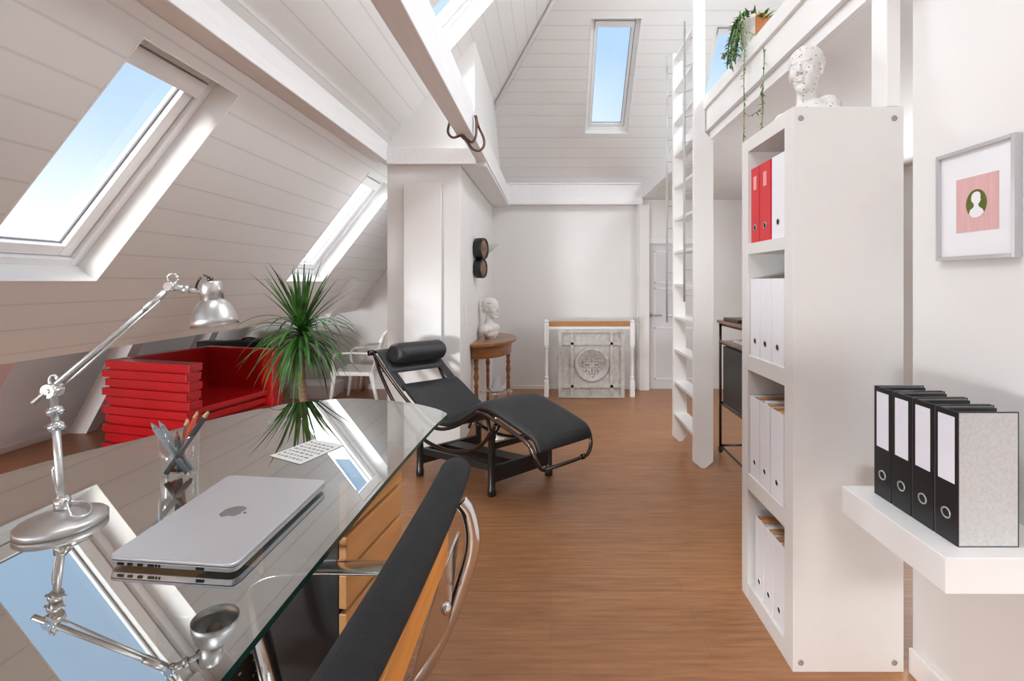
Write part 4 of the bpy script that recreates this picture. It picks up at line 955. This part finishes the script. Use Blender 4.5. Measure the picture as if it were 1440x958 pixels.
def lever_binder(kind, label, group, y0, th, z0, h, xf, dep=0.28, tilt=0.0):
    """spine towards -X, thickness along Y from y0"""
    mc = {'white': M['binder_white'], 'red': M['binder_red'], 'box': M['binder_white']}[kind]
    t = thing('ring_binder' if kind != 'box' else 'magazine_box', label, 'binder' if kind != 'box' else 'magazine box', (xf+dep/2, y0+th/2, z0), group)
    y1 = y0+th-0.003
    MB().box(xf, xf+0.004, y0, y1, z0, z0+h).build('spine', mc, t, bevel=0.001)
    mb = MB(); mb.box(xf+0.003, xf+dep, y0, y0+0.003, z0, z0+h); mb.box(xf+0.003, xf+dep, y1-0.003, y1, z0, z0+h)
    if kind == 'box': mb.box(xf+0.003, xf+dep, y0, y1, z0, z0+0.003)
    mb.build('cover', mc, t)
    if kind == 'box':
        n = 3
        for k in range(n):
            a = y0+0.006+(th-0.016)*k/n
            MB().box(xf+0.006, xf+dep-0.02, a, a+(th-0.02)/n, z0+0.004, z0+h-0.004+0.006*((k*7+int(y0*100)) % 3)).build('brochure', M['kraft'] if (k+int(y0*50)) % 3 else M['pages'], t)
    else: MB().box(xf+0.012, xf+dep-0.02, y0+0.008, y1-0.008, z0+0.006, z0+h-0.012).build('pages', M['pages'], t)
    yc = (y0+y1)/2; zc = z0+h*0.20
    mb = MB(); mb.lathe([(0.0135, -0.0005), (0.0135, 0.0015), (0.011, 0.002), (0.010, 0.0006)], (xf, yc, zc), 20, (-1, 0, 0)); mb.build('finger_ring', M['silver'] if kind != 'box' else M['binder_white'], t)
    MB().lathe([(0.0108, 0), (0.0108, 0.0009)], (xf, yc, zc), 20, (-1, 0, 0)).build('finger_hole', M['hole'], t)
    if kind == 'red': MB().box(xf-0.0006, xf, yc-0.014, yc+0.014, z0+h*0.70, z0+h*0.88).build('label', mat('pink_label', (0.80, 0.35, 0.35), 0.6) if 'pink_label' not in MATS else MATS['pink_label'], t)
    return t
gr = 'ring binders in the bookcase'
lever_binder('red', 'red ring binder, the farther of two in the top bay', gr, 1.950, 0.078, 1.566, 0.325, 0.880)
lever_binder('red', 'red ring binder next to the white one in the top bay', gr, 1.850, 0.096, 1.566, 0.325, 0.880)
lever_binder('white', 'single white ring binder in the top bay of the bookcase', gr, 1.736, 0.104, 1.566, 0.325, 0.880)
P3 = ('farthest', 'middle', 'nearest')
for i, (y0, th) in enumerate(((1.946, 0.086), (1.846, 0.098), (1.742, 0.102))):
    lever_binder('white', '%s of the three white binders in the second bay from the top' % P3[i], gr, y0, th, 1.077, 0.335, 0.880)
for i, (y0, th) in enumerate(((1.940, 0.090), (1.842, 0.090), (1.732, 0.100))):
    lever_binder('box', '%s white magazine box with brown tops in the third bay' % P3[i], 'magazine boxes in the bookcase', y0, th, 0.555, 0.345, 0.876-0.002*i)
for i, (y0, th) in enumerate(((1.910, 0.078), (1.828, 0.076), (1.736, 0.088))):
    lever_binder('box', '%s white magazine box with brown tops in the bottom bay' % P3[i], 'magazine boxes in the bookcase', y0, th, 0.07, 0.325, 0.880)

# floating shelf with four black binders
sz = 0.731
t = thing('wall_shelf', 'thick white floating shelf on the right wall carrying black binders', 'shelf', (1.12, 1.31, sz-0.088))
MB().box(0.956, 1.30, 1.118, 1.515, sz-0.088, sz).build('board', M['paint'], t, bevel=0.002)
def black_binder(y0, th, label):
    xs, dep, h = 1.025, 0.154, 0.34
    t = thing('box_file', label, 'binder', (xs+dep/2, y0+th/2, sz), 'black binders on the floating shelf')
    y1 = y0+th-0.004
    MB().box(xs, xs+0.004, y0, y1, sz, sz+h).build('spine', M['binder_black'], t, bevel=0.001)
    mb = MB(); mb.box(xs+0.003, xs+dep, y0+0.0006, y0+0.004, sz+0.0005, sz+h-0.0006); mb.box(xs+0.003, xs+dep, y1-0.004, y1-0.0006, sz+0.0005, sz+h-0.0006); mb.build('cover', M['board_grey'], t)
    mb = MB()
    for ya, yb_ in ((y0, y0+0.0046), (y1-0.0046, y1)):
        mb.box(xs+0.003, xs+dep, ya, yb_, sz, sz+0.0022); mb.box(xs+0.003, xs+dep, ya, yb_, sz+h-0.0022, sz+h); mb.box(xs+dep-0.002, xs+dep, ya, yb_, sz, sz+h)
    mb.build('edge_trim', M['binder_black'], t)
    MB().box(xs+0.012, xs+dep-0.008, y0+0.018, y1-0.018, sz+0.004, sz+h-0.014).build('pages', M['pages'], t)
    mb = MB(); mb.box(xs+0.004, xs+dep-0.004, y0+0.005, y0+0.016, sz+0.004, sz+h-0.005); mb.box(xs+0.004, xs+dep-0.004, y1-0.016, y1-0.005, sz+0.004, sz+h-0.005); mb.build('lining', M['binder_black'], t)
    ym = (y0+y1)/2
    MB().box(xs-0.0007, xs, ym-0.026, ym+0.024, sz+h*0.455, sz+h*0.955).build('label', M['label'], t)
    mb = MB(); mb.lathe([(0.0145, 0), (0.0145, 0.0025), (0.012, 0.003), (0.0105, 0.001)], (xs, ym-0.001, sz+h*0.21), 24, (-1, 0, 0)); mb.build('finger_ring', M['silver'], t)
    MB().lathe([(0.0108, 0), (0.0108, 0.0012)], (xs, ym-0.001, sz+h*0.21), 20, (-1, 0, 0)).build('finger_hole', M['hole'], t)
for y0, th, lab in ((1.3905, 0.077, 'black binder at the far end of the floating shelf, beside the bookcase'), (1.3145, 0.0755, 'second black binder from the bookcase on the floating shelf'), (1.2370, 0.077, 'third black binder from the bookcase on the floating shelf'), (1.1630, 0.0735, 'nearest black binder on the floating shelf, its grey side showing')):
    black_binder(y0, th, lab)

# framed picture on the near right wall
FX = 1.30
t = thing('framed_picture', 'silver-framed silhouette print on pink, hanging on the right wall', 'picture', (1.29, 1.41, 1.455))
ya, yb2, za, zb2 = 1.272, 1.534, 1.467, 1.812
mb = MB()
for q in ((ya, ya+.012, za, zb2), (yb2-.012, yb2, za, zb2), (ya+.012, yb2-.012, za, za+.012), (ya+.012, yb2-.012, zb2-.012, zb2)): mb.box(FX-0.022, FX-0.001, q[0], q[1], q[2], q[3])
mb.build('frame', M['silver'], t, bevel=0.001)
MB().box(FX-0.012, FX-0.002, ya+.010, yb2-.010, za+.010, zb2-.010).build('mat_board', M['matboard'], t)
cy, cz = 1.396, 1.636
MB().box(FX-0.0128, FX-0.012, cy-0.070, cy+0.070, cz-0.084, cz+0.084).build('print', M['pink'], t)
MB().prism([(FX-0.0128, cy+0.001+0.034*math.cos(a), cz+0.0+0.043*math.sin(a)) for a in [2*PI*k/40 for k in range(40)]], (-0.0006, 0, 0)).build('oval', M['green'], t)
sil = [(-0.024, -0.030), (-0.020, -0.018), (-0.008, -0.010), (-0.007, -0.001), (-0.011, 0.004), (-0.015, 0.008), (-0.0165, 0.018), (-0.014, 0.028), (-0.006, 0.035), (0.004, 0.036), (0.012, 0.032), (0.015, 0.024), (0.0145, 0.014), (0.016, 0.010), (0.0135, 0.005), (0.011, 0.001), (0.008, -0.001), (0.0075, -0.008), (0.014, -0.014), (0.022, -0.020), (0.026, -0.030), (0.014, -0.040), (0.0, -0.0435), (-0.014, -0.040)]
MB().prism([(FX-0.0134, cy+0.001-x*0.98, cz+z) for x, z in sil], (-0.0005, 0, 0)).build('silhouette', M['matboard'], t)

# ------------------------------------------------------------------ plant on the gallery
gp = Vector((1.235, 2.80, 2.78))
t = thing('gallery_plant', 'trailing succulent in a terracotta pot on the gallery edge', 'plant', gp)
MB().lathe([(0.001, 0), (0.064, 0), (0.068, 0.004), (0.086, 0.165), (0.093, 0.168), (0.095, 0.192), (0.086, 0.193), (0.082, 0.168), (0.001, 0.165)], gp, 32).build('pot', M['terra'], t)
gl = MB().lathe([(0.0685, 0.003), (0.0870, 0.164), (0.0945, 0.169), (0.0965, 0.194), (0.095, 0.194), (0.085, 0.165), (0.067, 0.004)], gp, 12, (0, 0, 1), math.radians(150), math.radians(250), cap=False).build('glazed_patch', M['glaze'], t); gl['label'] = 'pale glazed side of the pot'
mb = MB(); rnd = random.Random(5)
for k in range(70):
    a = rnd.uniform(0, 2*PI); r = 0.075*math.sqrt(rnd.random()); b0 = gp+Vector((r*math.cos(a), r*math.sin(a), 0.165))
    leaf(mb, b0, a, rnd.uniform(0.3, 1.4), rnd.uniform(0.06, 0.10), 0.010, rnd.uniform(0.5, 2))
def trail(mb, pts, r, leaves, ls):
    c = catmull(pts, 8); mb.tube(c, r, 6)
    for i in range(leaves):
        p = c[int(i*(len(c)-1)/leaves)]; leaf(mb, p, rnd.uniform(0, 2*PI), rnd.uniform(-0.9, 0.5), ls*rnd.uniform(.6, 1.3), ls*0.16, 1.0)
for k in range(9):
    s0 = gp+Vector((-0.07, rnd.uniform(-0.08, 0.03), 0.24)); yy = rnd.uniform(2.72, 2.82); px = rnd.uniform(1030, 1044)
    trail(mb, [s0, P(px, 30+rnd.uniform(0, 15), yy), P(px-6, 60, yy), P(px-9, 80+rnd.uniform(-10, 20), yy)], 0.003, 20, 0.035)
mb.build('foliage', M['leaf2'], t)
mb = MB()
trail(mb, [gp+Vector((-0.09, 0.03, 0.24)), P(1032, 45, 2.76), P(1024, 70, 2.76), P(1017, 76, 2.76), P(1015, 83, 2.76)], 0.003, 26, 0.035)
trail(mb, [gp+Vector((-0.09, 0.0, 0.24)), P(1036, 48, 2.74), P(1031, 75, 2.74), P(1028, 94, 2.74)], 0.003, 24, 0.04)
trail(mb, [gp+Vector((-0.10, -0.02, 0.2)), P(1041, 60, 2.68), P(1036, 76, 2.68), P(1041, 78, 2.68)], 0.0025, 12, 0.03)
trail(mb, [gp+Vector((-0.105, -0.05, 0.22)), P(1047.5, 40, 2.66), P(1046.5, 80, 2.64), P(1046, 120, 2.64), P(1046.5, 158, 2.64), P(1045.5, 200, 2.64), P(1045.5, 240, 2.64)], 0.0028, 44, 0.024)
trail(mb, [gp+Vector((-0.108, -0.09, 0.1)), P(1072, 60, 2.56), P(1073, 118, 2.44), P(1071, 135, 2.44), P(1073, 155, 2.44), P(1070, 185, 2.44)], 0.0028, 30, 0.03)
trail(mb, [P(1046.5, 158, 2.64), P(1053, 163, 2.60), P(1064, 158, 2.52), P(1073, 150, 2.44)], 0.0025, 10, 0.02)
mb.build('vine', M['vine'], t)

# bent rod hooked round the tie beam
hk = MB(); hy = 3.14
loop1 = [P(632, 172, hy-.02), P(630, 186, hy-.02), P(637, 193.5, hy-.02), P(650, 190.5, hy-.03), P(657, 196, hy-.03), P(664, 200, hy-.03), P(669, 192, hy-.02), P(670, 176, hy-.01), P(669, 163, hy)]
loop2 = [P(668, 162, hy), P(673, 178, hy+.03), P(680, 194, hy+.03), P(680.5, 205, hy+.02), P(674, 212, hy+.0), P(664, 209, hy-.02), P(657, 199, hy-.02), P(649, 192, hy-.02)]
hk.tube(catmull(loop1, 6), 0.0085, 8); hk.tube(catmull(loop2, 6), 0.0085, 8)
hk.tube([P(669, 163, hy), P(672, 180, hy+.01)], 0.010, 8)
tag(hk.build('bent_rod', M['copper'], at=P(660, 190, hy)), 'rusty bent metal rod looped round the tie beam', 'hook')

# ------------------------------------------------------------------ black console in the side space
t = thing('metal_console', 'chrome-framed console with a black drawer unit and wooden top, behind the bookcase', 'console', (1.65, 3.2, 0))
X0, X1, YA, YB = 1.39, 1.85, 2.66, 3.78
mb = MB()
for x in (X0, X1):
    for y in (YA, YB): mb.tube([(x, y, 0.05), (x, y, 1.06)], 0.011, 10)
    for z in (0.06, 0.41, 0.90, 1.05): mb.tube([(x, YA, z), (x, YB, z)], 0.009, 8)
for y in (YA, YB):
    for z in (0.06, 0.41, 0.90, 1.05): mb.tube([(X0, y, z), (X1, y, z)], 0.009, 8)
mb.build('frame', M['blacktube'], t)
MB().box(X0+0.004, X1-0.01, YA+0.02, YB-0.05, 0.42, 0.88).build('drawer_unit', M['blackpaint'], t, bevel=0.003)
MB().box(X0-0.02, X1+0.02, YA-0.02, YB+0.03, 1.06, 1.085).build('top', M['wood_table'], t, bevel=0.004)
MB().box(X0-0.01, X1+0.01, YA+0.01, YB-0.01, 0.905, 0.92).build('shelf', M['wood_table'], t, bevel=0.003)
for x in (X0, X1):
    for y in (YA, YB): MB().lathe([(0.022, -0.012), (0.025, 0), (0.022, 0.012)], (x, y, 0.026), 16, (1, 0, 0)).build('caster', M['blackpaint'], t)
tag(bx(1.43, 1.66, 3.40, 3.62, 0.9205, 0.945).build('paper_tray', M['binder_white'], bevel=0.003), 'white paper tray on the console shelf', 'tray')
tag(bx(1.40, 1.62, 3.45, 3.74, 1.0855, 1.11).build('black_book', M['blackpaint'], bevel=0.003), 'flat black book on the console top', 'book')
